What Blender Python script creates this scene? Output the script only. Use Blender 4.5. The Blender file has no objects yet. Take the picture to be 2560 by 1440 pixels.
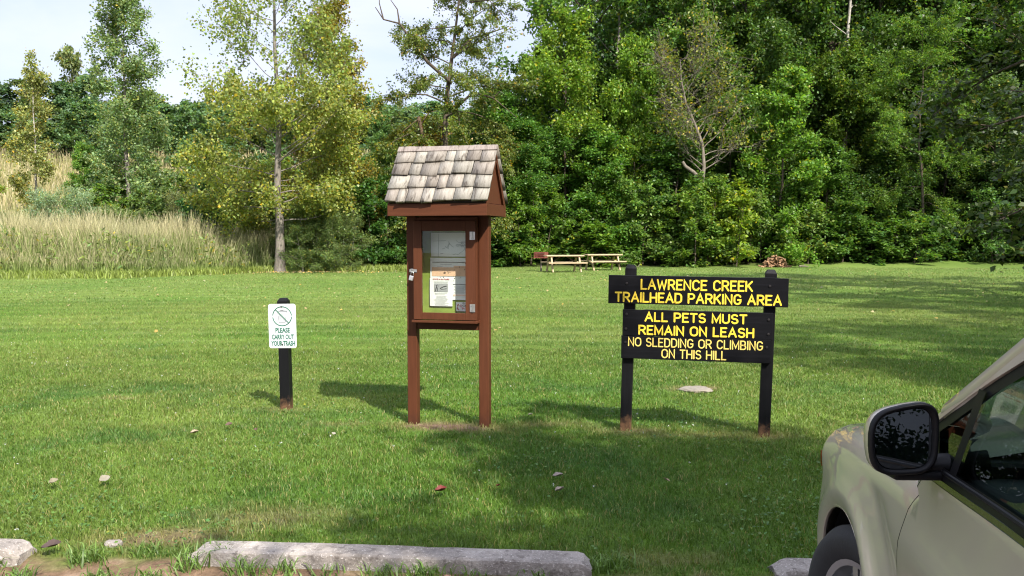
import bpy, bmesh, math, random
import numpy as np
from math import sin, cos, pi, radians, sqrt
from mathutils import Vector, Matrix, Euler
from mathutils.geometry import delaunay_2d_cdt

S = bpy.context.scene
COL = S.collection
rnd = random.Random(7)

def lin(r, g, b):
    f = lambda c: (c/255/12.92) if c <= 10 else ((c/255+0.055)/1.055)**2.4
    return (f(r), f(g), f(b))

# ------------------------------------------------------------ objects
def tag(o, label=None, cat=None, group=None, kind=None):
    if label: o['label'] = label
    if cat: o['category'] = cat
    if group: o['group'] = group
    if kind: o['kind'] = kind
    return o

def empty(name, loc=(0, 0, 0), rz=0.0, label=None, cat=None, group=None, rot=None, scale=1.0):
    o = bpy.data.objects.new(name, None)
    COL.objects.link(o)
    o.location = loc
    o.rotation_euler = rot if rot else (0, 0, rz)
    o.scale = (scale,)*3 if not isinstance(scale, tuple) else scale
    o.empty_display_size = .1
    return tag(o, label, cat, group)

def add(name, me, mat=None, parent=None, loc=None, rot=None):
    o = bpy.data.objects.new(name, me)
    COL.objects.link(o)
    if mat is not None and len(me.materials) == 0: me.materials.append(mat)
    if parent: o.parent = parent
    if loc: o.location = loc
    if rot: o.rotation_euler = rot
    return o

def copy_tree(o, parent=None):
    c = o.copy(); COL.objects.link(c)
    c.parent = parent
    for ch in o.children: copy_tree(ch, c)
    return c

def np_mesh(name, V, polys, col=None, smooth=False, vcol=None):
    """polys: list of int arrays (n,k)."""
    me = bpy.data.meshes.new(name)
    V = np.asarray(V, dtype=np.float32)
    me.vertices.add(len(V)); me.vertices.foreach_set('co', V.ravel())
    idx = np.concatenate([p.ravel() for p in polys]).astype(np.int32)
    tot = np.concatenate([np.full(len(p), p.shape[1], np.int32) for p in polys])
    start = np.concatenate([[0], np.cumsum(tot)[:-1]]).astype(np.int32)
    me.loops.add(len(idx)); me.loops.foreach_set('vertex_index', idx)
    me.polygons.add(len(tot)); me.polygons.foreach_set('loop_start', start)
    if smooth: me.polygons.foreach_set('use_smooth', np.ones(len(tot), bool))
    me.update(calc_edges=True)
    if col is not None:
        a = me.attributes.new('Col', 'FLOAT_COLOR', 'FACE')
        c = np.ones((len(tot), 4), np.float32); c[:, :3] = col
        a.data.foreach_set('color', c.ravel())
    if vcol is not None:
        a = me.attributes.new('Col', 'FLOAT_COLOR', 'POINT')
        c = np.ones((len(V), 4), np.float32); c[:, :vcol.shape[1]] = vcol
        a.data.foreach_set('color', c.ravel())
    return me

class MB:
    """collects simple solids into one bmesh"""
    def __init__(s): s.bm = bmesh.new(); s.cols = []
    def _m(s, loc, rot):
        return Matrix.Translation(loc) @ (Euler(rot).to_matrix().to_4x4() if rot else Matrix())
    def box(s, c, d, rot=None, taper=None):
        m = s._m(c, rot)
        vs = []
        for z in (-.5, .5):
            for x, y in ((-.5, -.5), (.5, -.5), (.5, .5), (-.5, .5)):
                k = taper if (taper and z > 0) else 1
                vs.append(s.bm.verts.new(m @ Vector((x*d[0]*k, y*d[1]*k, z*d[2]))))
        for f in ((0, 3, 2, 1), (4, 5, 6, 7), (0, 1, 5, 4), (1, 2, 6, 5), (2, 3, 7, 6), (3, 0, 4, 7)):
            s.bm.faces.new([vs[i] for i in f])
        return s
    def box2(s, a, b):
        return s.box([(a[i]+b[i])/2 for i in range(3)], [abs(b[i]-a[i]) for i in range(3)])
    def prism(s, poly, h0, h1, axis='y'):
        """poly: 2D points; extruded along axis. axis y: (x,z); x: (y,z); z: (x,y)"""
        def P(p, h):
            return {'y': (p[0], h, p[1]), 'x': (h, p[0], p[1]), 'z': (p[0], p[1], h)}[axis]
        a = [s.bm.verts.new(P(p, h0)) for p in poly]
        b = [s.bm.verts.new(P(p, h1)) for p in poly]
        n = len(poly)
        s.bm.faces.new(a); s.bm.faces.new(b[::-1])
        for i in range(n):
            s.bm.faces.new((a[i], b[i], b[(i+1) % n], a[(i+1) % n]))
        return s
    def lathe(s, prof, n=24, axis='z', c=(0, 0, 0), closed=False, cap=True):
        rings = []
        for r, h in prof:
            ring = []
            for k in range(n):
                t = 2*pi*k/n
                p = {'z': (r*cos(t), r*sin(t), h), 'x': (h, r*cos(t), r*sin(t)), 'y': (r*cos(t), h, r*sin(t))}[axis]
                ring.append(s.bm.verts.new(Vector(p)+Vector(c)))
            rings.append(ring)
        m = len(rings)
        for i in range(m if closed else m-1):
            A, B = rings[i], rings[(i+1) % m]
            for k in range(n):
                s.bm.faces.new((A[k], A[(k+1) % n], B[(k+1) % n], B[k]))
        if not closed and cap:
            for R in (rings[0], rings[-1]):
                if (R[0].co-R[n//2].co).length > 1e-4: s.bm.faces.new(R)
        return s
    def tube(s, pts, rad, n=6, closed=False):
        V, F = tube_arrays(pts, rad, n, closed)
        vs = [s.bm.verts.new(v) for v in V]
        for f in F: s.bm.faces.new([vs[i] for i in f])
        if not closed:
            s.bm.faces.new(vs[:n][::-1]); s.bm.faces.new(vs[-n:])
        return s
    def me(s, name='m', bevel=0.0, seg=1, smooth=False, ang=30):
        bmesh.ops.recalc_face_normals(s.bm, faces=s.bm.faces)
        if bevel:
            es = [e for e in s.bm.edges if len(e.link_faces) == 2 and e.calc_face_angle(0) > radians(ang)]
            bmesh.ops.bevel(s.bm, geom=es, offset=bevel, segments=seg, profile=.5, affect='EDGES', clamp_overlap=True)
        me = bpy.data.meshes.new(name)
        s.bm.to_mesh(me); s.bm.free()
        if smooth:
            for p in me.polygons: p.use_smooth = True
            me.set_sharp_from_angle(angle=radians(40))
        return me
    def build(s, name, mat, parent=None, bevel=0.0, seg=1, smooth=False, loc=None, rot=None):
        return add(name, s.me(name, bevel, seg, smooth), mat, parent, loc, rot)

def tube_arrays(pts, rad, n=6, closed=False):
    P = np.asarray(pts, float); m = len(P)
    r = np.broadcast_to(np.asarray(rad, float), (m,))
    if closed:
        T = np.roll(P, -1, 0)-np.roll(P, 1, 0)
    else:
        T = np.gradient(P, axis=0)
    T /= np.linalg.norm(T, axis=1, keepdims=True)+1e-9
    ref = np.array([0, 0, 1.0]) if abs(T[:, 2]).mean() < .8 else np.array([1.0, 0, 0])
    A = np.cross(T, ref); A /= np.linalg.norm(A, axis=1, keepdims=True)+1e-9
    B = np.cross(T, A)
    t = np.arange(n)*2*pi/n
    V = P[:, None, :] + r[:, None, None]*(A[:, None, :]*np.cos(t)[None, :, None] + B[:, None, :]*np.sin(t)[None, :, None])
    V = V.reshape(-1, 3)
    i = np.arange(m if closed else m-1)[:, None]; k = np.arange(n)[None, :]
    j = (i+1) % m
    F = np.stack([i*n+k, i*n+(k+1) % n, j*n+(k+1) % n, j*n+k], -1).reshape(-1, 4)
    return V, F

def wood_mesh(name, branches, sides=5, col=None):
    Vs, Fs, off = [], [], 0
    for pts, r in branches:
        n = sides+3 if r[0] > .1 else (sides if r[0] > .03 else 3)
        V, F = tube_arrays(pts, r, n)
        Vs.append(V); Fs.append(F+off); off += len(V)
    return np_mesh(name, np.concatenate(Vs), [np.concatenate(Fs)], smooth=True)

# ------------------------------------------------------------ noise for layout
def _hash(ix, iy, seed):
    v = np.sin(ix*127.1+iy*311.7+seed*74.7)*43758.5453
    return v-np.floor(v)
def vnoise(x, y, seed=0):
    x = np.asarray(x, float); y = np.asarray(y, float)
    ix, iy = np.floor(x), np.floor(y); fx, fy = x-ix, y-iy
    fx = fx*fx*(3-2*fx); fy = fy*fy*(3-2*fy)
    a, b = _hash(ix, iy, seed), _hash(ix+1, iy, seed)
    c, d = _hash(ix, iy+1, seed), _hash(ix+1, iy+1, seed)
    return (a*(1-fx)+b*fx)*(1-fy)+(c*(1-fx)+d*fx)*fy
def fbm(x, y, seed=0, o=3):
    t, a, s = 0, .5, 0
    for k in range(o):
        t = t+a*vnoise(np.asarray(x)*2**k, np.asarray(y)*2**k, seed+k); s += a; a *= .5
    return t/s
def sstep(a, b, x):
    t = np.clip((np.asarray(x, float)-a)/(b-a), 0, 1); return t*t*(3-2*t)

# ------------------------------------------------------------ materials
def newmat(name):
    m = bpy.data.materials.new(name); m.use_nodes = True
    nt = m.node_tree; b = nt.nodes['Principled BSDF']
    return m, nt, b
def node(nt, t, **kw):
    n = nt.nodes.new(t)
    for k, v in kw.items():
        if hasattr(n, k): setattr(n, k, v)
        else: n.inputs[k].default_value = v
    return n
def ramp(nt, stops, fac):
    r = nt.nodes.new('ShaderNodeValToRGB')
    e = r.color_ramp.elements
    while len(e) < len(stops): e.new(.5)
    for i, (p, c) in enumerate(stops):
        e[i].position = p; e[i].color = (*c, 1) if len(c) == 3 else c
    nt.links.new(fac, r.inputs[0])
    return r.outputs[0]
def mixc(nt, fac, a, b, mode='MIX'):
    m = nt.nodes.new('ShaderNodeMix'); m.data_type = 'RGBA'; m.blend_type = mode
    for k, v in ((0, fac), (6, a), (7, b)):
        if hasattr(v, 'links') or isinstance(v, bpy.types.NodeSocket): nt.links.new(v, m.inputs[k])
        else: m.inputs[k].default_value = v if not isinstance(v, tuple) else ((*v, 1) if len(v) == 3 else v)
    return m.outputs[2]
def coords(nt, scale=(1, 1, 1), kind='Object'):
    tc = nt.nodes.new('ShaderNodeTexCoord'); mp = nt.nodes.new('ShaderNodeMapping')
    mp.inputs['Scale'].default_value = scale
    nt.links.new(tc.outputs[kind], mp.inputs[0]); return mp.outputs[0]
def noise(nt, vec, scale, detail=4, rough=.55, dist=0.0):
    n = nt.nodes.new('ShaderNodeTexNoise')
    n.inputs['Scale'].default_value = scale; n.inputs['Detail'].default_value = detail
    n.inputs['Roughness'].default_value = rough; n.inputs['Distortion'].default_value = dist
    nt.links.new(vec, n.inputs['Vector']); return n.outputs[0]
def bump(nt, b, h, strength=.3, dist=.01):
    bp = nt.nodes.new('ShaderNodeBump'); bp.inputs['Strength'].default_value = strength
    bp.inputs['Distance'].default_value = dist
    nt.links.new(h, bp.inputs['Height']); nt.links.new(bp.outputs[0], b.inputs['Normal'])

def plain(name, col, rough=.6, metal=0.0, var=.15, scale=8.0, bmp=.1, coat=0.0, stretch=(1, 1, 1), spec=.5, bscale=None):
    m, nt, b = newmat(name)
    v = coords(nt, stretch)
    f = noise(nt, v, scale)
    c = ramp(nt, [(.25, tuple(x*(1-var) for x in col)), (.75, tuple(min(1, x*(1+var)) for x in col))], f)
    nt.links.new(c, b.inputs['Base Color'])
    b.inputs['Roughness'].default_value = rough; b.inputs['Metallic'].default_value = metal
    b.inputs['Coat Weight'].default_value = coat; b.inputs['Specular IOR Level'].default_value = spec
    if bmp: bump(nt, b, noise(nt, v, bscale or scale*4), bmp, .004)
    return m

def painted_wood(name, col, worn, grain=(30, 30, 3), rough=.5, chip=.68, soil=None, fade=None, spec=.14):
    """brush-painted board: grain, scuffs where old wood shows, optional soil stain at the foot"""
    m, nt, b = newmat(name)
    v = coords(nt, grain); w = coords(nt)
    g = noise(nt, v, 1.0, 5, .65)
    base = ramp(nt, [(.25, tuple(x*.78 for x in col)), (.55, col), (.85, fade or tuple(x*1.25 for x in col))], g)
    sp = noise(nt, coords(nt, (grain[0]*1.6, grain[1]*1.6, grain[2]*2.2)), 1.2, 3, .6)
    pt = noise(nt, w, 5.0, 3, .6)
    mul = nt.nodes.new('ShaderNodeMath'); mul.operation = 'MULTIPLY'
    nt.links.new(sp, mul.inputs[0]); nt.links.new(pt, mul.inputs[1])
    f = ramp(nt, [(chip*.62, (0, 0, 0)), (chip*.62+.035, (1, 1, 1))], mul.outputs[0])
    c = mixc(nt, f, base, worn)
    if soil:
        sx = nt.nodes.new('ShaderNodeSeparateXYZ'); nt.links.new(w, sx.inputs[0])
        ad = nt.nodes.new('ShaderNodeMath'); ad.operation = 'MULTIPLY_ADD'
        nt.links.new(noise(nt, w, 22, 4, .7), ad.inputs[0]); ad.inputs[1].default_value = .34
        nt.links.new(sx.outputs[2], ad.inputs[2])
        fs = ramp(nt, [(.19, (1, 1, 1)), (.32, (0, 0, 0))], ad.outputs[0])
        c = mixc(nt, fs, c, soil)
    nt.links.new(c, b.inputs['Base Color'])
    b.inputs['Roughness'].default_value = rough
    b.inputs['Specular IOR Level'].default_value = spec
    bump(nt, b, g, .35, .003)
    return m

def leafmat(name, transl=.35, rough=.5, spec=.35):
    """leaf: per-leaf variation (attribute) times the object's own colour"""
    m, nt, b = newmat(name)
    at = nt.nodes.new('ShaderNodeAttribute'); at.attribute_name = 'Col'
    oi = nt.nodes.new('ShaderNodeObjectInfo')
    c = mixc(nt, 1.0, at.outputs['Color'], oi.outputs['Color'], 'MULTIPLY')
    nt.links.new(c, b.inputs['Base Color'])
    b.inputs['Roughness'].default_value = rough; b.inputs['Specular IOR Level'].default_value = spec
    tr = nt.nodes.new('ShaderNodeBsdfTranslucent')
    c2 = mixc(nt, 1.0, c, (1.15, 1.25, .55), 'MULTIPLY')
    nt.links.new(c2, tr.inputs[0])
    ms = nt.nodes.new('ShaderNodeMixShader'); ms.inputs[0].default_value = transl
    nt.links.new(b.outputs[0], ms.inputs[1]); nt.links.new(tr.outputs[0], ms.inputs[2])
    nt.links.new(ms.outputs[0], nt.nodes['Material Output'].inputs[0])
    return m

def bark(name, c1, c2, scale=(9, 9, 2.2)):
    m, nt, b = newmat(name)
    g = noise(nt, coords(nt, scale), 1.5, 5, .7)
    nt.links.new(ramp(nt, [(.3, c1), (.7, c2)], g), b.inputs['Base Color'])
    b.inputs['Roughness'].default_value = .9; b.inputs['Specular IOR Level'].default_value = .2
    bump(nt, b, g, .8, .03)
    return m

def glassmat(name, tint, refl_ior=1.5, rough=.0):
    m, nt, b = newmat(name)
    nt.nodes.remove(b)
    t = node(nt, 'ShaderNodeBsdfTransparent'); t.inputs[0].default_value = (*tint, 1)
    g = node(nt, 'ShaderNodeBsdfGlossy'); g.inputs['Roughness'].default_value = rough
    lw = node(nt, 'ShaderNodeLayerWeight'); lw.inputs[0].default_value = .5
    pw = node(nt, 'ShaderNodeMath'); pw.operation = 'POWER'; nt.links.new(lw.outputs['Facing'], pw.inputs[0]); pw.inputs[1].default_value = 5.0
    fr = node(nt, 'ShaderNodeMath'); fr.operation = 'MULTIPLY_ADD'; nt.links.new(pw.outputs[0], fr.inputs[0]); fr.inputs[1].default_value = .9; fr.inputs[2].default_value = ((refl_ior-1)/(refl_ior+1))**2
    ms = node(nt, 'ShaderNodeMixShader')
    nt.links.new(fr.outputs[0], ms.inputs[0]); nt.links.new(t.outputs[0], ms.inputs[1]); nt.links.new(g.outputs[0], ms.inputs[2])
    nt.links.new(ms.outputs[0], nt.nodes['Material Output'].inputs[0])
    return m

# ------------------------------------------------------------ camera, sky, sun
cam_d = bpy.data.cameras.new('camera'); cam = bpy.data.objects.new('camera', cam_d); COL.objects.link(cam)
cam.location = (0, 0, 1.6); cam.rotation_euler = (radians(90-3.33), 0, 0)
cam_d.sensor_width = 36; cam_d.lens = 36*2217/2560; cam_d.clip_end = 2000; cam_d.clip_start = .05
S.camera = cam

SUN_EL, SUN_AZ = radians(45), (0.485, -0.875)      # towards the sun: behind the camera, to the right
w = bpy.data.worlds.new('World'); S.world = w; w.use_nodes = True
nt = w.node_tree; bg = nt.nodes['Background']
sky = nt.nodes.new('ShaderNodeTexSky'); sky.sky_type = 'NISHITA'; sky.sun_disc = False
sky.sun_elevation = SUN_EL; sky.sun_rotation = math.atan2(SUN_AZ[0], SUN_AZ[1])
sky.air_density = 1.0; sky.dust_density = 2.5; sky.ozone_density = 1.0; sky.altitude = 250
tc = nt.nodes.new('ShaderNodeTexCoord')
mp = nt.nodes.new('ShaderNodeMapping'); mp.inputs['Scale'].default_value = (1, 1, 2.6)
nt.links.new(tc.outputs['Generated'], mp.inputs[0])
cl = noise(nt, mp.outputs[0], 2.3, 6, .55, .3)
cf = ramp(nt, [(.30, (.35, .35, .35)), (.62, (.92, .92, .92))], cl)
# a high, hazy overcast veil: thin pale cloud mixed over the blue
skyc = mixc(nt, cf, sky.outputs[0], (5.15, 5.45, 6.75))
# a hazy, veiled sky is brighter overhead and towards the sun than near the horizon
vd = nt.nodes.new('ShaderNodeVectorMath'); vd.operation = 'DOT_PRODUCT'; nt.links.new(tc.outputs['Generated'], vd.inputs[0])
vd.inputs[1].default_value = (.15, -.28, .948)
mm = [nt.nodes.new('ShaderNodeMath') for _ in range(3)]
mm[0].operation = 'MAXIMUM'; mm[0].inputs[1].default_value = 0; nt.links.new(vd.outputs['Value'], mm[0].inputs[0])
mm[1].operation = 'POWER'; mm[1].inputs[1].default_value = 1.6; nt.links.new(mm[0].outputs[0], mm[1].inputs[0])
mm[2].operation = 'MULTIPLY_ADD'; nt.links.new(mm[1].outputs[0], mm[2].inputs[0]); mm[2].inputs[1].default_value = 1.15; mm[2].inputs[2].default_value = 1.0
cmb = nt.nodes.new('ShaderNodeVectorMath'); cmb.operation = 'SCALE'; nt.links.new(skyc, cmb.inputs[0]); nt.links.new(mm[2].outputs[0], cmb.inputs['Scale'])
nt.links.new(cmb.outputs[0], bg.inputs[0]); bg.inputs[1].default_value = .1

sl = bpy.data.lights.new('sun', 'SUN'); so = bpy.data.objects.new('sun', sl); COL.objects.link(so)
ce = cos(SUN_EL)
so.rotation_euler = Vector((-SUN_AZ[0]*ce, -SUN_AZ[1]*ce, -sin(SUN_EL))).to_track_quat('-Z', 'Y').to_euler()
so.location = (20, -36, 40)
sl.energy = 5.0; sl.angle = radians(.6); sl.color = (1.0, .94, .84)

S.view_settings.view_transform = 'Standard'; S.view_settings.look = 'None'
S.view_settings.exposure = .95; S.view_settings.gamma = 1
S.render.engine = 'CYCLES'
cy = S.cycles
cy.filter_width = 1.15
cy.max_bounces = 7; cy.diffuse_bounces = 3; cy.glossy_bounces = 4; cy.transmission_bounces = 4; cy.transparent_max_bounces = 12
cy.use_denoising = True; cy.denoiser = 'OPENIMAGEDENOISE'; cy.denoising_input_passes = 'RGB_ALBEDO_NORMAL'; cy.denoising_prefilter = 'ACCURATE'
cy.caustics_reflective = False; cy.caustics_refractive = False
# ============================================================ GROUND
KX, KY, KROT = -0.543, 7.425, radians(-13.1)      # kiosk
GX, GY, GROT = 1.472, 7.115, radians(-12.2)       # wooden sign
TX, TY = -2.100, 8.13                             # trash sign

def hz(x, y):
    """terrain height: flat lawn, a wooded hill behind it"""
    y = np.asarray(y, float); x = np.asarray(x, float)
    r = np.where(y > 45, (y-45), 0)
    h = .20*r*r/(r+7)
    h = np.where(y > 118, .20*73*73/80+(y-118)*.05, h)
    return h + .05*(fbm(x*.15, y*.15, 3)-.5)*sstep(10, 30, y)

def dirt(x, y):
    """0..1 bare or dry soil: worn ground round the posts, along the wheel stops"""
    x = np.asarray(x, float); y = np.asarray(y, float)
    n = (fbm(x*3.1, y*3.1, 11)-.5)*.8+(fbm(x*9, y*11, 13)-.5)*.9
    def blob(cx, cy, rx, ry, rot=0.):
        c, s = cos(rot), sin(rot); u = (x-cx)*c+(y-cy)*s; v = -(x-cx)*s+(y-cy)*c
        return np.clip(1.25-np.sqrt((u/rx)**2+(v/ry)**2)+n*1.1, 0, 1)
    d = blob(KX+.08, KY-.10, .52, .22, KROT)
    d = np.maximum(d, .62*blob(.27, 7.42, .42, .16))
    d = np.maximum(d, .8*blob(.93, 7.22, .30, .16)); d = np.maximum(d, .75*blob(2.05, 6.98, .26, .16))
    d = np.maximum(d, .45*blob(1.5, 7.05, .7, .12)); d = np.maximum(d, .55*blob(TX-.05, TY-.02, .3, .14))
    d = np.maximum(d, .9*blob(1.914, 9.27, .32, .17)); d = np.maximum(d, .5*blob(-1.5, 7.45, .35, .12))
    d = np.maximum(d, .6*blob(-3.9, 8.7, .3, .12))
    d = np.maximum(d, .5*blob(-1.35, 5.0, .45, .22)); d = np.maximum(d, .85*blob(-1.85, 4.62, .42, .22))
    d = np.maximum(d, .5*blob(.75, 4.33, .35, .12))
    e = 4.17-.083*(x+.6)                     # front line of the wheel stops
    d = np.maximum(d, np.clip((e-y)/.10+.9+n*2.2, 0, 1)*np.where(x < .6, 1, .75))
    return d

def lawn_col(x, y):
    """colour of the turf itself: mowing lines, clover patches, dry patches"""
    x = np.asarray(x, float); y = np.asarray(y, float)
    n1 = fbm(x*.35, y*.35, 21); n2 = fbm(x*1.3+5, y*1.3, 31); n3 = fbm(x*.12, y*.6, 41)
    c = np.empty(x.shape+(3,))
    g = np.array([.092, .172, .024]); yl = np.array([.148, .204, .043]); dk = np.array([.054, .128, .025])
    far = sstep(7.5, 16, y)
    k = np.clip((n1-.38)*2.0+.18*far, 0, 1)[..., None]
    c[:] = g*(1-k)+yl*k
    kd = np.clip((n2-.55)*3, 0, .75)[..., None]*(1-far*.5)[..., None]
    c[:] = c*(1-kd)+dk*kd
    st = np.sin((y+.05*x+.012*x*x+.5*n3)*2*pi/1.15+n1*2)
    c *= (1+.11*st*far)[..., None]
    c *= (.85+.30*n3)[..., None]
    c *= (.80+.40*fbm(x*7, y*7, 71, 2))[..., None]
    # dry clippings lying in thin lines along the mowing passes
    tk = (np.clip(st-.6, 0, 1)*1.3*np.clip(n2*2-.6, 0, 1)*far)[..., None]
    c[:] = c*(1-tk*.55)+np.array([.30, .29, .14])*tk*.55
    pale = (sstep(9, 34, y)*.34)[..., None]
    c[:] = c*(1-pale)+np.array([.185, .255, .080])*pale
    return c

def axis(a, b, fine, lo, hi, g=1.09):
    v = list(np.arange(lo, hi, fine)); st = fine
    while v[-1] < b: st *= g; v.append(v[-1]+st)
    st = fine; u = []
    p = lo
    while p > a: st *= g; p -= st; u.append(p)
    return np.array(u[::-1]+v)
ax = axis(-260, 260, .11, -9, 9); ay = axis(-60, 420, .09, 3.2, 12, 1.035)
XX, YY = np.meshgrid(ax, ay)
ZZ = hz(XX, YY) - .05*sstep(4.2, 3.9, YY+.083*(XX+.6)) + .012*(fbm(XX*2.3, YY*2.3, 8)-.5)*sstep(4.2, 4.6, YY)
ny, nx = XX.shape
V = np.stack([XX, YY, ZZ], -1).reshape(-1, 3)
i = np.arange(ny-1)[:, None]*nx+np.arange(nx-1)[None, :]
F = np.stack([i, i+1, i+nx+1, i+nx], -1).reshape(-1, 4)
lc = lawn_col(XX, YY)*.80
mead = sstep(34, 36, YY-np.clip(XX+14.8, 0, 4.5)*1.45) * (XX < -3.0+.0*YY) 
mead = np.maximum(mead, sstep(46, 49, YY)*(XX < -1))
mc = np.array([.28, .235, .125])*(.75+.5*fbm(XX*.3, YY*.5, 61))[..., None]
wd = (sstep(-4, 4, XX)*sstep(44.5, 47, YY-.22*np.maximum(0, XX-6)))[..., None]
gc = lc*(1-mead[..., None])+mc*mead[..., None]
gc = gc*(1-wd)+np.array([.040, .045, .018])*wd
dd = dirt(XX, YY)
VC = np.concatenate([gc, dd[..., None]], -1).reshape(-1, 4)
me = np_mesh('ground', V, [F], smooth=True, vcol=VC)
gm, nt, b = newmat('turf_and_soil')
at = nt.nodes.new('ShaderNodeAttribute'); at.attribute_name = 'Col'
v = coords(nt)
n1 = noise(nt, v, 38, 5, .7); n2 = noise(nt, v, 9, 4, .6)
tv = ramp(nt, [(.3, (.55, .55, .5)), (.7, (1.3, 1.3, 1.15))], n1)
tc_ = mixc(nt, 1.0, at.outputs['Color'], tv, 'MULTIPLY')
so1 = ramp(nt, [(.30, lin(86, 70, 56)), (.55, lin(122, 101, 82)), (.75, lin(154, 134, 116))], n2)
so2 = mixc(nt, .6, so1, ramp(nt, [(.3, (.45, .42, .4)), (.7, (1.15, 1.12, 1.1))], n1), 'MULTIPLY')
nt.links.new(mixc(nt, at.outputs['Alpha'], tc_, so2), b.inputs['Base Color'])
b.inputs['Roughness'].default_value = .95; b.inputs['Specular IOR Level'].default_value = .1
bump(nt, b, n1, .6, .03)
go = add('ground', me, gm); tag(go, kind='structure')

# parking area: sandy gravel, a sheet just above the ground
pm, nt, b = newmat('sandy_gravel')
v = coords(nt); n1 = noise(nt, v, 60, 5, .75); n2 = noise(nt, v, 4, 4, .6)
vo = nt.nodes.new('ShaderNodeTexVoronoi'); vo.inputs['Scale'].default_value = 70; nt.links.new(v, vo.inputs['Vector'])
c = ramp(nt, [(.3, lin(108, 97, 88)), (.6, lin(154, 140, 130)), (.8, lin(180, 168, 158))], n2)
c = mixc(nt, .75, c, ramp(nt, [(.3, (.5, .48, .46)), (.7, (1.15, 1.12, 1.1))], n1), 'MULTIPLY')
c = mixc(nt, .35, c, ramp(nt, [(.1, (.5, .5, .5)), (.5, (1.2, 1.2, 1.2))], vo.outputs['Distance']), 'MULTIPLY')
nt.links.new(c, b.inputs['Base Color']); b.inputs['Roughness'].default_value = .95
bump(nt, b, n1, .8, .02)
px_ = np.linspace(-14, 14, 140); pv, pf = [], []
for x in px_:
    e = 4.03-.083*(x+.6)+.10*(fbm(x*2.2, 3.3, 5)-.5)
    pv += [(x, e, -.046), (x, -14, -.046)]
pf = np.array([(2*i, 2*i+1, 2*i+3, 2*i+2) for i in range(len(px_)-1)])
tag(add('parking_lot', np_mesh('parking_lot', np.array(pv), [pf[:, ::-1]]), pm), kind='structure')

# ------------------------------------------------------------ grass
rg = np.random.default_rng(5)
GV, GQ, GT, GCq, GCt = [], [], [], [], []
goff = 0
def blades(x, y, h, wdt, lean, col, bent=True):
    global goff
    n = len(x); z0 = hz(x, y)-.004 - .045*sstep(4.2, 3.9, y+.083*(x+.6))
    a = rg.uniform(0, 2*pi, n); la = rg.uniform(0, 2*pi, n)
    wx, wy = np.cos(a)*wdt/2, np.sin(a)*wdt/2
    lx, ly = np.cos(la)*lean*h, np.sin(la)*lean*h
    if bent:
        P = np.stack([np.stack([x-wx, y-wy, z0], -1), np.stack([x+wx, y+wy, z0], -1),
            np.stack([x+wx*.8+lx*.35, y+wy*.8+ly*.35, z0+h*.6], -1), np.stack([x-wx*.8+lx*.35, y-wy*.8+ly*.35, z0+h*.6], -1),
            np.stack([x+lx, y+ly, z0+h*np.sqrt(np.clip(1-lean*lean*.6, .1, 1))], -1)], 1)
        b0 = goff+np.arange(n)*5
        GQ.append(np.stack([b0, b0+1, b0+2, b0+3], -1)); GT.append(np.stack([b0+3, b0+2, b0+4], -1))
        GCq.append(col); GCt.append(col); goff += 5*n
    else:
        P = np.stack([np.stack([x-wx, y-wy, z0], -1), np.stack([x+wx, y+wy, z0], -1),
                      np.stack([x+lx, y+ly, z0+h], -1)], 1)
        b0 = goff+np.arange(n)*3
        GT.append(np.stack([b0, b0+1, b0+2], -1)); GCt.append(col); goff += 3*n
    GV.append(P.reshape(-1, 3))
def scatter(n, y0, y1, spread=.66, xpad=2.2):
    y = np.sqrt(rg.uniform(y0*y0, y1*y1, n)); x = rg.uniform(-1, 1, n)*(spread*y+xpad)
    return x, y
def bladecol(x, y, var=.22):
    c = lawn_col(x, y); n = len(x)
    c = c*np.clip(rg.normal(1, var, n), .45, 1.7)[:, None]
    yk = (rg.random(n) < .09)[:, None]
    c = np.where(yk, np.array([.30, .27, .10])*rg.uniform(.7, 1.1, n)[:, None], c)
    d = dirt(x, y)[:, None]*.8
    return c*(1-d)+np.array([.30, .24, .11])*d
for (n, y0, y1, h0, h1, w0, w1, bent) in ((420000, 4.05, 7.5, .018, .052, .003, .0055, True), (340000, 7.5, 12.5, .02, .048, .0045, .008, True),
                                     (220000, 12.5, 22, .02, .045, .009, .016, False), (130000, 22, 46, .02, .045, .02, .045, False)):
    x, y = scatter(n, y0, y1)
    keep = (rg.random(n) > dirt(x, y)*.90) & (y+.083*(x+.6) > 4.20)
    keep &= ~((x < -3) & (y > 34+np.clip(x+14.8, 0, 4.5)*1.45)) & ~(y > 45)
    x, y = x[keep], y[keep]; n = len(x)
    h = rg.uniform(h0, h1, n)*(.70+.50*fbm(x*.9, y*.9, 17))*(.55+.9*fbm(x*6, y*6, 71, 2)); wd_ = rg.uniform(w0, w1, n)
    blades(x, y, h, wd_, rg.uniform(.15, 1.0, n), bladecol(x, y), bent)
# coarse tufts that grow a little longer by the wheel stops and among the gravel
for cx, cy, k, hh in ((-1.30, 4.16, 60, .11), (-1.12, 4.15, 50, .10), (-.62, 4.12, 46, .09), (-.43, 4.10, 60, .10), (-.38, 4.09, 40, .09), (-2.10, 4.28, 90, .12), (-1.95, 4.12, 70, .09), (-1.72, 4.10, 60, .10), (-1.55, 4.2, 50, .14),
                      (-2.35, 4.12, 70, .10), (.45, 4.15, 60, .09), (.52, 4.22, 60, .10), (-1.42, 4.30, 30, .14), (-.9, 4.13, 30, .07), (-.2, 4.1, 36, .06), (.1, 4.08, 36, .06), (-2.55, 4.25, 40, .1), (-1.85, 4.4, 50, .09)):
    x = cx+rg.normal(0, .05, k); y = cy+rg.normal(0, .025, k)
    blades(x, y, rg.uniform(.4, 1.1, k)*hh, rg.uniform(.005, .010, k), rg.uniform(.5, 1.15, k), np.array([.12, .20, .045])*rg.uniform(.6, 1.5, k)[:, None], True)
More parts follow.
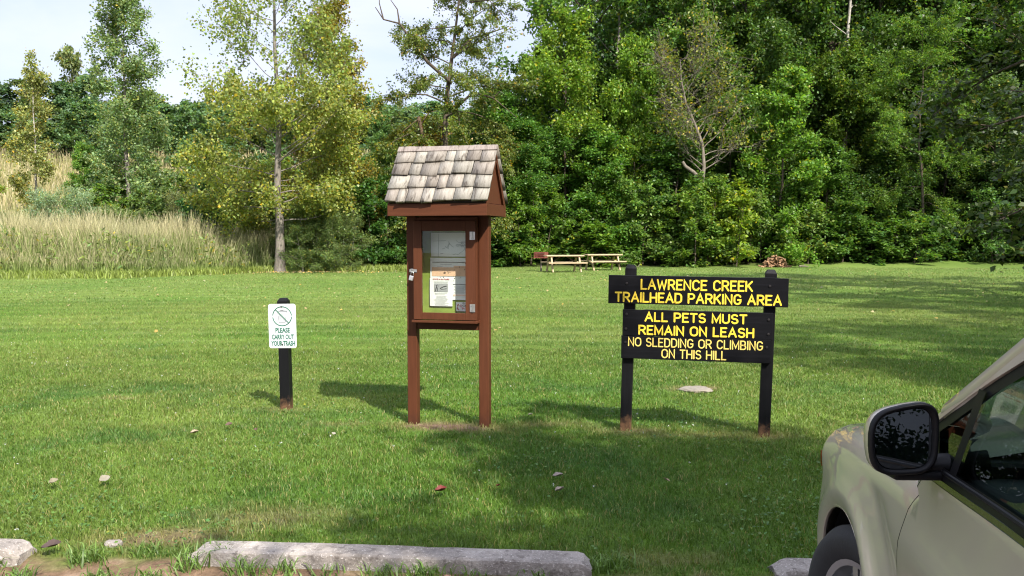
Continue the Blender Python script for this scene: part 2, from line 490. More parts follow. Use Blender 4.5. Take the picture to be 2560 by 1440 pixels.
# strip of longer grass in front of the wood and around the meadow edge
x = rg.uniform(-26, -3, 16000); y = 34.6+rg.normal(0, .55, 16000)+np.clip(x+14.8, 0, 4.5)*1.45
blades(x, y, rg.uniform(.1, .4, 16000), rg.uniform(.02, .04, 16000), rg.uniform(.2, .9, 16000), np.array([.20, .25, .055])*rg.uniform(.6, 1.4, 16000)[:, None], True)
me = np_mesh('grass', np.concatenate(GV), [np.concatenate(GQ), np.concatenate(GT)], col=np.concatenate([np.concatenate(GCq), np.concatenate(GCt)]))
grassm = leafmat('grass_blade', .3, .45, .3)
o = add('grass', me, grassm); tag(o, 'short mown green lawn grass', kind='stuff')

# ------------------------------------------------------------ leaf quads
def leaves(P, N, T, s, asp=.6, fold=.12):
    N = N/(np.linalg.norm(N, axis=1, keepdims=True)+1e-9)
    T = T-N*(T*N).sum(1, keepdims=True); T /= np.linalg.norm(T, axis=1, keepdims=True)+1e-9
    B = np.cross(N, T); s = np.asarray(s)[:, None]
    mid = P+T*s*.42
    V = np.stack([P, mid+B*s*asp/2+N*s*fold, P+T*s, mid-B*s*asp/2+N*s*fold], 1).reshape(-1, 3)
    n = len(P); b0 = np.arange(n)*4
    return V, np.stack([b0, b0+1, b0+2, b0+3], -1)
def variation(r, n, yellow=.06, sd=.22, ycol=(2.2, 1.35, .7)):
    c = np.clip(r.normal(1, sd, n), .45, 1.7)[:, None]*np.ones(3)
    hue = r.normal(0, .12, n)[:, None]
    c = c*(1+hue*np.array([1, .1, -.8]))
    k = (r.random(n) < yellow)[:, None]
    return np.where(k, c*np.array(ycol), c)

# broad weed leaves and clover low in the turf
x, y = scatter(30000, 4.15, 8.6)
pk = np.clip((fbm(x*1.1+9, y*1.1, 77)-.47)*5, .05, 1)*np.where(y < 5.3, 1.3, .45)
keep = (rg.random(30000) < pk) & (rg.random(30000) > dirt(x, y)*.75) & (y+.083*(x+.6) > 4.30)
x, y = x[keep], y[keep]; n = len(x)
P = np.stack([x, y, hz(x, y)+rg.uniform(.015, .055, n)], -1)
N = np.stack([rg.normal(0, .35, n), rg.normal(-.1, .35, n), np.ones(n)], -1)
Vv, Ff = leaves(P, N, rg.normal(0, 1, (n, 3)), rg.uniform(.012, .030, n), .75, .1)
o = add('clover', np_mesh('clover', Vv, [Ff], col=np.array([.072, .142, .028])*variation(rg, n, .02)), grassm)
tag(o, 'broad leaved clover and weeds growing low in the lawn', kind='stuff')
x, y = scatter(520, 4.5, 15)
keep = (fbm(x*.8, y*.8, 91) > .46); x, y = x[keep], y[keep]; n = len(x)
P = np.repeat(np.stack([x, y, hz(x, y)+.055], -1), 4, 0)
N = rg.normal(0, 1, (4*n, 3))
Vv, Ff = leaves(P+rg.normal(0, .002, (4*n, 3)), N, rg.normal(0, 1, (4*n, 3)), np.full(4*n, .010), .9, .2)
o = add('clover_blossom', np_mesh('clover_blossom', Vv, [Ff], col=np.full((4*n, 3), .48)), grassm)
tag(o, 'tiny white clover blossoms dotted through the lawn', kind='stuff')

# litter of small dry leaves under the big cottonwood and over the lawn
n = 900; x = np.concatenate([-10.4+rg.normal(0, 2.6, 620), rg.uniform(-14, 22, 280)]); y = np.concatenate([39.3+rg.normal(0, .55, 620), rg.uniform(14, 44, 280)])
P = np.stack([x, y, hz(x, y)+rg.uniform(.03, .06, n)], -1); N = np.stack([rg.normal(0, .4, n), rg.normal(-.3, .4, n), np.ones(n)], -1)
Vv, Ff = leaves(P, N, rg.normal(0, 1, (n, 3)), rg.uniform(.05, .095, n), .8, .15)
dry = np.array([.34, .27, .14])
o = add('leaf_litter', np_mesh('leaf_litter', Vv, [Ff], col=dry*variation(rg, n, .2, .25, (1.1, 1, .5))), grassm)
tag(o, 'scattered small dry leaves lying under the cottonwood and across the far lawn', kind='stuff')

# meadow of tall seeding grass at the left
def tallgrass(n, xs, ys, hh, c_lo, c_hi, w0=.014, w1=.03):
    r = rg; a = r.uniform(0, 2*pi, n); la = r.uniform(0, 2*pi, n)
    z0 = hz(xs, ys)-.02; wd_ = r.uniform(w0, w1, n); ln = r.uniform(.05, .32, n)*hh
    fr = np.array([0, .35, .72, 1.0]); wf = np.array([1, .9, .6, .25])
    bend = fr**2
    V = []
    for f, q, bd in zip(fr, wf, bend):
        cx = xs+np.cos(la)*ln*bd; cyy = ys+np.sin(la)*ln*bd; z = z0+hh*f*(1-.04*bd)
        V.append(np.stack([cx-np.cos(a)*wd_*q/2, cyy-np.sin(a)*wd_*q/2, z], -1)); V.append(np.stack([cx+np.cos(a)*wd_*q/2, cyy+np.sin(a)*wd_*q/2, z], -1))
    V = np.stack(V, 1).reshape(-1, 3); b0 = np.arange(n)*8
    F = np.concatenate([np.stack([b0+2*k, b0+2*k+1, b0+2*k+3, b0+2*k+2], -1) for k in range(3)])
    v1 = np.clip(r.normal(1, .25, n), .5, 1.7)[:, None]
    cc = np.concatenate([c_lo*(1-t)*v1+c_hi*t*v1 for t in (.0, .2, .8)])
    return V, F, cc
def mfront(x): return 34.9+np.clip(x+14.8, 0, 4.5)*1.45+(fbm(x*1.3, 3.3, 44)-.5)*.9
def meadow_h(x, y):
    t = sstep(-16, -9.5, x)
    return (2.5-.75*t)*(1-.75*sstep(-10.5, -7.5, x))*(.62+.65*fbm(x*.55, y*.9, 51))
n = 52000
xs = rg.uniform(-36, -7.0, n); ys = mfront(xs)+rg.random(n)**1.3*6.5
hh = meadow_h(xs, ys)*rg.uniform(.55, 1.12, n)*(.25+.75*sstep(0, 1.5, ys-mfront(xs)+.3))
tall = np.array([.150, .230, .045]); top = np.array([.46, .37, .255])
k = fbm(xs*.35, ys*.6, 55)[:, None]
V1, F1, C1 = tallgrass(n, xs, ys, hh+.12, tall*(.7+.6*k), top*(.6+.6*k)+np.array([0, .05, 0])*(1-k))
o = add('tall_grass', np_mesh('tall_grass', V1, [F1], col=C1), grassm)
tag(o, 'tall tan and green seeding meadow grass left of the cottonwood', kind='stuff')
n = 9000; xs = rg.uniform(-36, -8, n); ys = mfront(xs)-.1+rg.random(n)**1.6*4.5; hh = meadow_h(xs, ys)*rg.uniform(.12, .75, n)
k = (fbm(xs*.8, ys*.8, 58) > .46); xs, ys, hh = xs[k], ys[k], hh[k]; n = len(xs)
P = np.stack([xs, ys, hz(xs, ys)+hh], -1); N = rg.normal(0, 1, (n, 3)); T = rg.normal(0, .6, (n, 3))+np.array([0, 0, .5])
Vv, Ff = leaves(P, N, T, rg.uniform(.12, .30, n), .28, .05)
o = add('meadow_weed', np_mesh('meadow_weed', Vv, [Ff], col=np.array([.15, .21, .05])*variation(rg, n, .12, .3)), grassm); tag(o, 'leafy green weeds mixed through the tall meadow grass', kind='stuff')
# dry hillside meadow beyond
n = 26000
xs = rg.uniform(-75, -4, n); ys = rg.uniform(50, 112, n)
V1, F1, C1 = tallgrass(n, xs, ys, rg.uniform(.5, 1.5, n), np.array([.22, .22, .09]), np.array([.40, .335, .215]), .05, .14)
o = add('meadow_grass', np_mesh('meadow_grass', V1, [F1], col=C1), grassm)
tag(o, 'dry tan meadow grass on the hillside', kind='stuff')
# ============================================================ TREES
LEAF = leafmat('foliage', .45, .45, .4)
def nrm(v): return v/(np.linalg.norm(v)+1e-9)
def limb(r, p, d, L, r0, n=6, wob=.16, bend=(0, 0, 0), tipf=.25):
    pts = [np.array(p, float)]; d = nrm(np.array(d, float)); bend = np.array(bend, float)
    for k in range(n):
        d = nrm(d+r.normal(0, wob, 3)+bend/n)
        pts.append(pts[-1]+d*L/n)
    return np.array(pts), r0*np.linspace(1, tipf, n+1)
def along(pts, f):
    x = f*(len(pts)-1); i = min(int(x), len(pts)-2); t = x-i
    return pts[i]*(1-t)+pts[i+1]*t, nrm(pts[i+1]-pts[i])

def grow(seed, H, base, R, r0, n1=22, n2=7, n3=4, prof=None, el=(.1, 1.0), bend=(0, 0, 0), lean=(0, 0), wob=.03, f2=.42, f3=.22, trunkpts=None, bare_in=.25, limbf=.30):
    """trunk, limbs, boughs and twigs; returns wood polylines and twig segments"""
    r = np.random.default_rng(seed)
    m = 12
    if trunkpts is None:
        z = np.linspace(0, H, m+1)
        t = np.stack([np.cumsum(np.r_[0, r.normal(0, wob*H/m, m)])+lean[0]*(z/H)**1.5, np.cumsum(np.r_[0, r.normal(0, wob*H/m, m)])+lean[1]*(z/H)**1.5, z], -1)
    else: t = np.array(trunkpts, float)
    tr = r0*(1-.93*(np.linspace(0, 1, len(t)))**.9); tr[0] *= 1.25
    wood = [(t, tr)]; tw = []
    prof = prof or (lambda f: sin(pi*(.12+.80*f))**.7)
    for i in range(n1):
        f = np.clip((i+r.uniform(.2, .8))/n1, 0, .99)
        hz_ = (base+(H-base)*f)/H
        p, _ = along(t, min(hz_, .985)); az = i*2.399+r.normal(0, .35)
        e = el[0]+(el[1]-el[0])*f+r.normal(0, .12)
        L = R*prof(f)*r.uniform(.72, 1.22)
        d = (cos(az)*cos(e), sin(az)*cos(e), sin(e))
        b, br = limb(r, p, d, L, max(.012, r0*limbf*(1-.7*f)*min(1, L/R+.2)), 6, .12, bend)
        wood.append((b, br))
        for j in range(n2):
            s = bare_in+(1-bare_in)*(j+r.random())/n2
            q, dq = along(b, min(s, .995)); dd = nrm(dq*.75+r.normal(0, .62, 3)+np.array([0, 0, .10]))
            L2 = max(.25, L*f2*(1.25-s*.75)*r.uniform(.7, 1.2))
            c, cr = limb(r, q, dd, L2, max(.007, br[0]*.3), 4, .18, bend)
            wood.append((c, cr)); tw.append((c[1], c[2])); tw.append((c[2], c[4]))
            for k in range(n3):
                u, du = along(c, (k+.4+r.random()*.5)/n3*.98); d3 = nrm(du*.55+r.normal(0, .7, 3))
                e3 = u+d3*max(.18, L*f3*r.uniform(.5, 1.1)); tw.append((u, e3))
        tw.append((b[4], b[6]))
    tw.append((t[-2], t[-1]))
    return wood, np.array(tw), r

def foliage(r, tw, n, size, up=.6, jit=.14, flat=1.0, asp=.62, droop=0.0, yellow=.05, sd=.24, clump=.5, sj=(.65, 1.25), ycol=(2.2, 1.35, .7), drop=0.0):
    A, B = tw[:, 0], tw[:, 1]
    L = np.linalg.norm(B-A, axis=1); wgt = L.copy()+.15
    # some twigs carry few leaves: gaps between the clumps
    wgt *= r.gamma(1.0/clump, clump, len(wgt)); 
    if drop: wgt *= (r.random(len(wgt)) > drop)
    wgt /= wgt.sum()
    k = r.choice(len(A), n, p=wgt); t = r.uniform(.0, 1.08, n)[:, None]
    off = r.normal(0, jit, (n, 3)); off[:, 2] *= flat
    P = A[k]*(1-t)+B[k]*t+off
    N = r.normal(0, 1-up*.62, (n, 3))+np.array([0, 0, up*1.25])
    T = nrm_rows(B-A)[k]*.5+r.normal(0, .7, (n, 3))+np.array([0, 0, -droop])
    s = size*r.uniform(sj[0], sj[1], n)
    V, F = leaves(P, N, T, s, asp)
    tv = np.clip(r.normal(1, .16, len(A)), .6, 1.5)[k][:, None]
    return V, F, variation(r, n, yellow, sd, ycol)*tv
def nrm_rows(v): return v/(np.linalg.norm(v, axis=1, keepdims=True)+1e-9)

BARK_BROWN = bark('bark_brown', (.035, .026, .018), (.12, .095, .07))
BARK_GREY = bark('bark_grey', (.085, .072, .06), (.27, .24, .205), (14, 14, 2.5))
BARK_PALE = bark('bark_pale', (.18, .16, .13), (.46, .43, .38), (3, 3, 2))
TWIG_GREY = bark('twig_grey', (.09, .075, .058), (.22, .19, .155))
GREEN = (.052, .118, .022)

PROTO = {}
def proto(key, wood, fol, barkm, keep_twigs=None):
    """a kind of tree: shared meshes for trunk and crown"""
    PROTO[key] = (wood_mesh(key+'_trunk', wood), np_mesh(key+'_crown', fol[0], [fol[1]], col=fol[2]), barkm)
USED = {}
def plant(key, name, loc, rz, label, cat='tree', group=None, color=GREEN, scale=1.0, crown='crown', trunk='trunk'):
    wm, cm, bm_ = PROTO[key]
    x, y = loc[0], loc[1]; z = float(hz(x, y))-.05 if len(loc) < 3 else loc[2]
    t = empty(name, (x, y, z), rz, label, cat, group, scale=scale)
    if x > -9 and y > 43 and name != 'far_tree' and cat in ('tree', 'shrub', 'plant'): color = (color[0]*1.50, color[1]*1.22, color[2]*.90)
    a = add(trunk, wm, bm_, t); c = add(crown, cm, LEAF, t); c.color = (*color, 1)
    return t

def oval(f): return sin(pi*(.14+.80*f))**.65
def cone(f): return (1-f)**.75*.95+.10
def wide(f): return sin(pi*(.22+.74*f))**.55
def skirt(f): return (1-f*.78)**.8

# woodland trees: leafy from low down
w_, t_, r_ = grow(11, 13, .8, 3.3, .13, 34, 7, 4, oval, (-.05, 1.0), (0, 0, .0), wob=.07); proto('edge_a', w_, foliage(r_, t_, 34000, .185, .55, .19, .75, .66), BARK_BROWN)
w_, t_, r_ = grow(12, 11, .5, 3.0, .12, 36, 7, 4, lambda f: (1-f)**.5*.95+.14, (.0, 1.0), (0, 0, .0), wob=.07); proto('edge_b', w_, foliage(r_, t_, 31000, .19, .55, .18, .75, .75), BARK_BROWN)
w_, t_, r_ = grow(13, 21, 6, 4.6, .32, 30, 7, 4, wide, (.0, 1.0), (0, 0, -.1)); proto('tall_a', w_, foliage(r_, t_, 30000, .25, .6, .22, .6, .7), BARK_BROWN)
w_, t_, r_ = grow(14, 23, 8, 4.2, .36, 28, 7, 4, oval, (.1, 1.1)); proto('tall_b', w_, foliage(r_, t_, 28000, .25, .6, .22, .6, .7), BARK_GREY)
w_, t_, r_ = grow(15, 12, 1.5, 3.4, .10, 30, 8, 5, wide, (.0, .8), (0, 0, -.4), wob=.09); proto('feather', w_, foliage(r_, t_, 40000, .13, .7, .10, .35, .42, .2), BARK_BROWN)
# understorey shrubs: several stems from the ground
def shrub(seed, H, R, n, size, up=.7, asp=.65, flat=.55, stems=7, jit=.11, droop=0., el=(.0, 1.1), n2=7, n3=4, yellow=.03):
    wd, tws = [], []
    r = np.random.default_rng(seed)
    for k in range(stems):
        az = k*2.4+r.normal(0, .3); q = R*.55*sqrt((k+.3)/stems)
        h = H*(1-.45*(q/R)**1.2)*r.uniform(.85, 1.1)
        wq, tq, _ = grow(seed*31+k, h, h*.06, R*.62, .028+.012*H/3, 9, n2, n3, skirt if k else oval, el, (0, 0, -.25), (cos(az)*R*.25, sin(az)*R*.25))
        o = np.array([cos(az)*q, sin(az)*q, 0])
        wd += [(p+o, rr) for p, rr in wq]; tws.append(tq+o)
    return wd, foliage(r, np.concatenate(tws), n, size, up, jit, flat, asp, droop, yellow)
proto('shrub_a', *shrub(21, 3.4, 2.1, 12000, .19, .8, .72, .45), BARK_BROWN)
proto('shrub_b', *shrub(22, 2.6, 2.0, 9000, .22, .85, .8, .4), BARK_BROWN)
proto('shrub_c', *shrub(23, 4.6, 2.3, 15000, .18, .7, .6, .5), BARK_BROWN)
proto('willow', *shrub(24, 3.4, 1.9, 26000, .12, .25, .24, .9, 8, .09, .0, (.2, 1.2)), BARK_GREY)
proto('weed_plant', *shrub(25, 1.3, .9, 2600, .15, .8, .7, .5, 5, .07), BARK_BROWN)

# far trees: fewer, larger leaf sprays (they stand 110 m off)
w_, t_, r_ = grow(31, 9, .4, 3.6, .2, 18, 6, 3, oval, (-.1, 1.0)); proto('far_a', w_, foliage(r_, t_, 7000, .42, .6, .3, .6, .75), BARK_BROWN)
w_, t_, r_ = grow(32, 8, .3, 4.2, .2, 18, 6, 3, wide, (-.1, 1.0)); proto('far_b', w_, foliage(r_, t_, 7000, .42, .6, .3, .6, .75), BARK_BROWN)

# --- the big cottonwood on the lawn's edge
tp = [(0, 0, 0), (.02, 0, 1.2), (.0, .05, 2.4), (-.08, .0, 3.6), (-.02, 0, 5), (.05, 0, 6.5), (.0, 0, 8), (-.08, 0, 10), (-.1, .1, 12), (0, 0, 14), (.1, 0, 15.6)]
w_, t_, r_ = grow(41, 15.6, 2.9, 4.7, .235, 62, 6, 3, lambda f: (.62+.75*f if f < .28 else .88-.22*(f-.28)/.72), (.05, .9), (0, 0, .25), trunkpts=tp, f2=.44, f3=.2, limbf=.17)
low = t_[:, 0, 2] < 8.2
fa = foliage(r_, t_[low], 30000, .135, .12, .17, 1., .85, .5, .10, .26, .4, (.6, 1.2), (1.45, 1.02, .5)); fb = foliage(r_, t_[~low], 14000, .14, .1, .16, 1., .85, .5, .06, .28, .5, (.6, 1.2), (1.4, 1.05, .6), .15)
fol = (np.concatenate([fa[0], fb[0]]), np.concatenate([fa[1], fb[1]+len(fa[0])]), np.concatenate([fa[2], fb[2]*np.array([.95, 1.03, 1.15])]))
proto('cottonwood', w_, fol, BARK_GREY)
COTT = (.240, .275, .060)
plant('cottonwood', 'cottonwood_tree', (-10.445, 39.9), .0, 'big yellowing cottonwood with a bare grey trunk standing in fallen leaves at the lawn edge', color=COTT)
w_, t_, r_ = grow(42, 12.2, 1.8, 2.9, .17, 50, 6, 3, lambda f: (1-f)**.5*.8+.22, (.3, 1.1), (0, 0, .15))
proto('cottonwood_dense', w_, foliage(r_, t_, 26000, .135, .15, .16, 1., .85, .4, .10, .26, .4, (.6, 1.2), (1.5, 1.0, .5)), BARK_GREY)
plant('cottonwood_dense', 'cottonwood_tree', (-8.7, 43.6), 1.0, 'olive leaved denser cottonwood close behind and right of the big yellowing one', color=(0.150, 0.169, 0.036))
# slim cottonwoods standing in the meadow
w_, t_, r_ = grow(43, 15.5, .6, 2.7, .16, 60, 6, 3, lambda f: (.95-.1*f if f < .5 else .9-.75*(f-.5)) , (.25, 1.0), (0, 0, .2), limbf=.2)
proto('cottonwood_slim', w_, foliage(r_, t_, 30000, .15, .2, .16, 1., .82, .4, .06, .26, .4, (.6, 1.2), (1.5, 1.05, .6), .08), BARK_GREY)
plant('cottonwood_slim', 'cottonwood_tree', (-22.4, 52), .4, 'tall slim grey green young cottonwood with a pale trunk rising from the meadow shrubs', color=(0.178, 0.254, 0.094), scale=(1.05, 1.05, .98))
w_, t_, r_ = grow(44, 10.5, 1.5, 2.2, .12, 26, 5, 4, lambda f: (.95-.5*f), (.4, 1.1), (0, 0, .2), limbf=.2)
proto('cottonwood_thin', w_, foliage(r_, t_, 9000, .16, .2, .15, 1., .82, .4, .08, .26, .8, (.6, 1.2), (1.5, 1.05, .6), .3), BARK_PALE)
plant('cottonwood_thin', 'cottonwood_tree', (-32.3, 60.5), 2.0, 'thin yellowish young cottonwood in front of the tan hillside meadow near the left edge', color=(0.234, 0.258, 0.078), scale=1.02)
plant('edge_b', 'sapling', (-34.0, 56), .3, 'bright yellow green sapling cut off by the left edge of the photo', color=(0.195, 0.260, 0.029), scale=(.62, .62, .62))
plant('edge_b', 'sapling', (-26.0, 54), 1.3, 'small bright green sapling just behind the grey green willow shrub', color=(0.130, 0.247, 0.039), scale=(.42, .42, .55))

# --- shrubs in the meadow, left to right
for (key, px, d, sc, colr, lab) in (
    ('willow', 165, 43.5, (1.0, 1.0, 1.15), (0.189, 0.260, 0.137), 'rounded grey green willow shrub behind the tall tan grass'),
    ('willow', 50, 45, (.95, .9, .85), (0.195, 0.221, 0.091), 'low olive willow shrub at the left edge behind the tall grass'),
    ('willow', 300, 45.5, (1.2, 1.1, .9), (0.137, 0.189, 0.058), 'olive willow shrub in front of the tall slim cottonwood'),
    ('shrub_c', 410, 47.0, (.95, .95, .95), (0.101, 0.153, 0.042), 'leafy olive bush between the slim cottonwood and the big cottonwood'),
    ('willow', 480, 44.5, (1.0, 1.0, 1.1), (0.176, 0.208, 0.072), 'yellowish willow shrub left of the dark green young tree'),
    ('shrub_c', 525, 42.5, (.72, .72, .86), (0.046, 0.127, 0.031), 'dark green young tree behind the meadow grass left of the cottonwood trunk'),
    ('shrub_a', 640, 44.0, (.9, .9, 1.15), (0.111, 0.163, 0.029), 'green bush right behind the cottonwood trunk'),
    ('willow', 800, 41.5, (1.35, 1.0, .95), (0.156, 0.215, 0.065), 'wide light green willow shrub right of the cottonwood trunk'),
    ('willow', 865, 44.0, (1.0, 1.0, 1.5), (0.163, 0.195, 0.058), 'tall yellow green willow shrub between the cottonwood and the dark thicket'),
    ('shrub_c', 965, 43.6, (1.05, 1.05, 1.05), (0.036, 0.101, 0.026), 'very dark green thicket bush just left of the brown kiosk'),
    ('shrub_a', 240, 50.0, (1.0, 1.0, 1.1), (0.117, 0.195, 0.039), 'green bush on the meadow slope left of the slim cottonwood'),
    ('shrub_c', 590, 49.0, (1.1, 1.1, 1.15), (0.124, 0.163, 0.039), 'olive bush seen through the lower crown of the big cottonwood'),
    ('shrub_c', 330, 55.0, (1.2, 1.2, 1.1), (0.124, 0.195, 0.052), 'green thicket on the slope at the foot of the slim cottonwood'),
    ('shrub_c', 445, 56.0, (1.25, 1.25, 1.0), (0.143, 0.189, 0.052), 'olive thicket on the slope right of the slim cottonwood'),
    ('willow', 560, 54.0, (1.3, 1.3, 1.5), (0.156, 0.195, 0.065), 'tall olive willow on the slope behind the dark green young tree'),
    ('shrub_a', 655, 56.0, (1.4, 1.3, 1.4), (0.124, 0.176, 0.039), 'green thicket on the slope behind the big cottonwood trunk'),
    ('shrub_c', 830, 52.0, (1.2, 1.2, 1.2), (0.130, 0.182, 0.039), 'light green thicket on the slope behind the denser cottonwood'),
    ('shrub_c', 915, 51.0, (1.0, 1.0, 1.2), (0.137, 0.202, 0.039), 'yellow green bush on the slope left of the dark thicket'),
    ('willow', 120, 50.0, (1.2, 1.2, .8), (0.195, 0.215, 0.078), 'low olive shrub on the slope beside the thin young cottonwood'),
    ('shrub_c', 730, 50.0, (1.1, 1.1, 1.1), (0.130, 0.169, 0.039), 'olive thicket half hidden behind the big cottonwood'),
):
    colr = tuple(q*1.22 for q in colr) if 'dark' not in lab else colr
    plant(key, 'shrub', ((px-1280)/2217*d, d), rnd.random()*6, lab, 'shrub', color=colr, scale=sc, crown='foliage', trunk='stem')

# --- black walnut in the middle, against the sky
tp = [(0, 0, 0), (-.05, 0, 2), (-.1, 0, 4), (-.12, 0, 6), (-.05, 0, 7.5), (.05, 0, 9), (.25, .05, 10.5), (.45, .1, 12), (.7, .1, 14), (.85, 0, 16)]
w_, t_, r_ = grow(51, 16, 2.6, 4.6, .26, 30, 8, 4, lambda f: .95-.45*f, (.05, .75), (0, 0, -.55), trunkpts=tp, f2=.46, f3=.24, bare_in=.25)
R_ = np.random.default_rng(3)
dead = []
def dlimb(pts, r0, tip=.2):
    pts = np.array(pts, float); dead.append((pts, r0*np.linspace(1, tip, len(pts))))
dlimb([(.3, -.2, 9.4), (-.9, -.5, 10.4), (-1.7, -.6, 11.5), (-2.3, -.6, 12.3), (-3.1, -.6, 12.5), (-3.5, -.6, 13.1)], .10)
dlimb([(-2.3, -.6, 12.3), (-2.4, -.6, 13.0), (-2.9, -.6, 13.7)], .05); dlimb([(-3.1, -.6, 12.5), (-3.3, -.6, 13.3), (-3.3, -.6, 14.2)], .04)
dlimb([(.35, -.1, 10.7), (1.3, -.3, 11.6), (2.3, -.4, 11.9), (3.2, -.4, 12.2)], .10, .15)
dlimb([(.2, -.2, 7.9), (1.4, -.5, 8.9), (2.4, -.6, 8.6), (3.6, -.7, 7.6)], .09, .15)
dlimb([(2.4, -.6, 8.6), (3.0, -.6, 9.2), (3.7, -.6, 9.5)], .03)
dlimb([(1.2, -.4, 13.4), (2.2, -.4, 13.5), (3.0, -.4, 12.6)], .05)
proto('walnut', w_+dead, foliage(r_, t_, 46000, .16, .45, .11, .7, .5, .7, .05, .25, .9, (.6, 1.2), (2.4, 1.2, .5), .08), BARK_BROWN)
plant('walnut', 'walnut_tree', (-3.35, 45.8), .0, 'tall open walnut tree with bare dead limbs against the sky behind the kiosk', color=(0.094, 0.146, 0.044))
dead_pts = [(0, 0, 0), (.05, 0, 2.5), (-.1, 0, 4.5), (-.35, 0, 6.4), (-.62, .05, 7.6)]
t = empty('dead_tree', (-4.05, 44.6, -.05), 0, 'broken dead brown trunk with vines left of the walnut trunk', 'tree')
dm = wood_mesh('snag', [(np.array(dead_pts), np.array([.16, .13, .115, .10, .09])), (np.array([(-.6, 0, 7.5), (-1.1, 0, 7.1), (-1.6, 0, 6.7)]), np.array([.04, .03, .01])), (np.array([(-.5, 0, 7.2), (-.1, 0, 7.8), (.3, 0, 7.9)]), np.array([.04, .03, .01]))])
add('trunk', dm, bark('bark_red', (.05, .034, .022), (.14, .095, .06)), t)
vt = np.array([[(x*.1, 0, z), (x*.1+R_.normal(0, .5), R_.normal(0, .4), z+R_.uniform(-.3, .5))] for x, z in [(R_.normal(0, 1), R_.uniform(2.5, 6.8)) for _ in range(90)]])
V, F, c = foliage(R_, vt, 1700, .15, .5, .16, .8, .6, .2, .25)
fo = add('foliage', np_mesh('vine', V, [F], col=c), LEAF, t); fo.color = (.15, .125, .025, 1)

# --- wood: the front row of trees that can be told apart
for (key, px, d, sc, colr, lab) in (
    ('edge_a', 1405, 50, (.90, .90, .98), (0.106, 0.212, 0.034), 'bright yellow green tree rising at the left end of the wood beside the sky'),
    ('edge_b', 1575, 51, (.80, .80, 1.10), (0.097, 0.206, 0.034), 'bright green pointed tree just left of the bare branched tree'),
    ('edge_b', 1945, 48.5, (.92, .92, .92), (0.091, 0.206, 0.038), 'bright green cone shaped young sycamore right of the bare branched tree'),
    ('edge_a', 1240, 50, (.85, .85, .70), (0.060, 0.163, 0.034), 'mid green tree behind the kiosk roof between the walnut and the wood'),
    ('edge_a', 1060, 48, (.72, .72, .56), (0.137, 0.176, 0.029), 'yellowish olive tree behind the kiosk below the walnut crown'),
    ('edge_a', 2110, 53, (.82, .82, .88), (0.078, 0.153, 0.026), 'olive tree with light tips under the white sycamore trunk'),
    ('feather', 2300, 49, (.95, .95, 1.05), (0.075, 0.163, 0.034), 'feathery fine leaved locust tree in the right part of the wood'),
    ('edge_a', 2470, 50, (.85, .85, .72), (0.072, 0.143, 0.055), 'vine hung grey green tree near the right end of the wood'),
    ('edge_b', 1500, 48.6, (.85, .85, .66), (0.060, 0.156, 0.031), 'dark mid green young tree above the picnic tables'),
    ('edge_a', 1330, 48.4, (.75, .75, .55), (0.055, 0.146, 0.034), 'low dark green tree right of the kiosk roof'),
    ('edge_b', 1690, 48.6, (.95, .95, .60), (0.047, 0.120, 0.029), 'dark green young tree at the foot of the bare branched tree'),
    ('edge_b', 2070, 48.8, (.85, .85, .58), (0.052, 0.127, 0.029), 'dark bushy young tree between the bright sycamore and the locust'),
    ('edge_b', 2240, 51.5, (.85, .85, .62), (0.047, 0.112, 0.034), 'dark shaded young tree at the foot of the locust'),
    ('edge_b', 2580, 49, (1.0, 1.0, .85), (0.044, 0.101, 0.034), 'dark green young tree at the right edge of the photo'),
    ('edge_a', 1820, 51.5, (.85, .85, .66), (0.065, 0.156, 0.029), 'mid green tree behind the bare branched tree'),
    ('edge_a', 1150, 53.5, (.8, .8, .58), (0.111, 0.182, 0.029), 'light green young tree low behind the walnut trunk'),
):
    plant(key, 'woodland_tree', ((px-1280)/2217*d, d), rnd.random()*6, lab, color=colr, scale=sc)

# bare tree with a fan of grey twigs
r = np.random.default_rng(61); bw = []
tp = np.array([(.0, 0, 0), (-.1, 0, 1.6), (.15, 0, 3.0), (.2, -.1, 4.2), (.3, -.1, 5.2), (.2, -.1, 6.4), (-.2, -.1, 7.4), (-.7, 0, 8.6), (-.95, 0, 9.8), (-1.0, 0, 10.8)])
bw.append((tp, np.linspace(.15, .03, len(tp))))
bw.append((np.array([(.2, -.1, 4.4), (-.3, -.35, 4.9), (-.75, -.4, 5.2), (-.9, -.4, 5.45)]), np.array([.13, .10, .09, .08])))
for k in range(34):
    f = .40+.60*(k+.5)/34; p, d = along(tp, f)
    side = 1 if k % 2 else -1
    dd = nrm(np.array([side*r.uniform(.45, 1.0), r.normal(0, .35), r.uniform(.25, .9)]))
    b, br = limb(r, p, dd, (2.9-1.5*(f-.4))*r.uniform(.6, 1.1)*(1.15 if side > 0 else .9), .034*(1.25-f)+.007, 7, .13, (0, 0, .35)); bw.append((b, np.maximum(br, .008)))
    for j in range(9):
        q, dq = along(b, .2+.78*(j+r.random())/7)
        c, cr = limb(r, q, nrm(dq*.8+r.normal(0, .5, 3)+np.array([0, 0, .15])), r.uniform(.5, 1.4), .011, 5, .14, (0, 0, .3)); bw.append((c, np.maximum(cr, .007)))
        for m in range(4):
            u, du = along(c, .2+.75*r.random()); e, er = limb(r, u, nrm(du*.7+r.normal(0, .5, 3)), r.uniform(.3, .8), .008, 3, .12); bw.append((e, np.maximum(er, .006)))
bx, by = (1742-1280)/2217*47.4, 47.4
t = empty('bare_tree', (bx, by, float(hz(bx, by))-.05), 0, 'half dead tree with a fan of bare grey twigs in front of the green wood', 'tree')
add('trunk', wood_mesh('bare_trunk', bw, 5), TWIG_GREY, t)
tw = np.array([(p[-3], p[-1]) for p, _ in bw[2:] if p[-1][2] > 6.2 and p[-1][0] > -2.2])
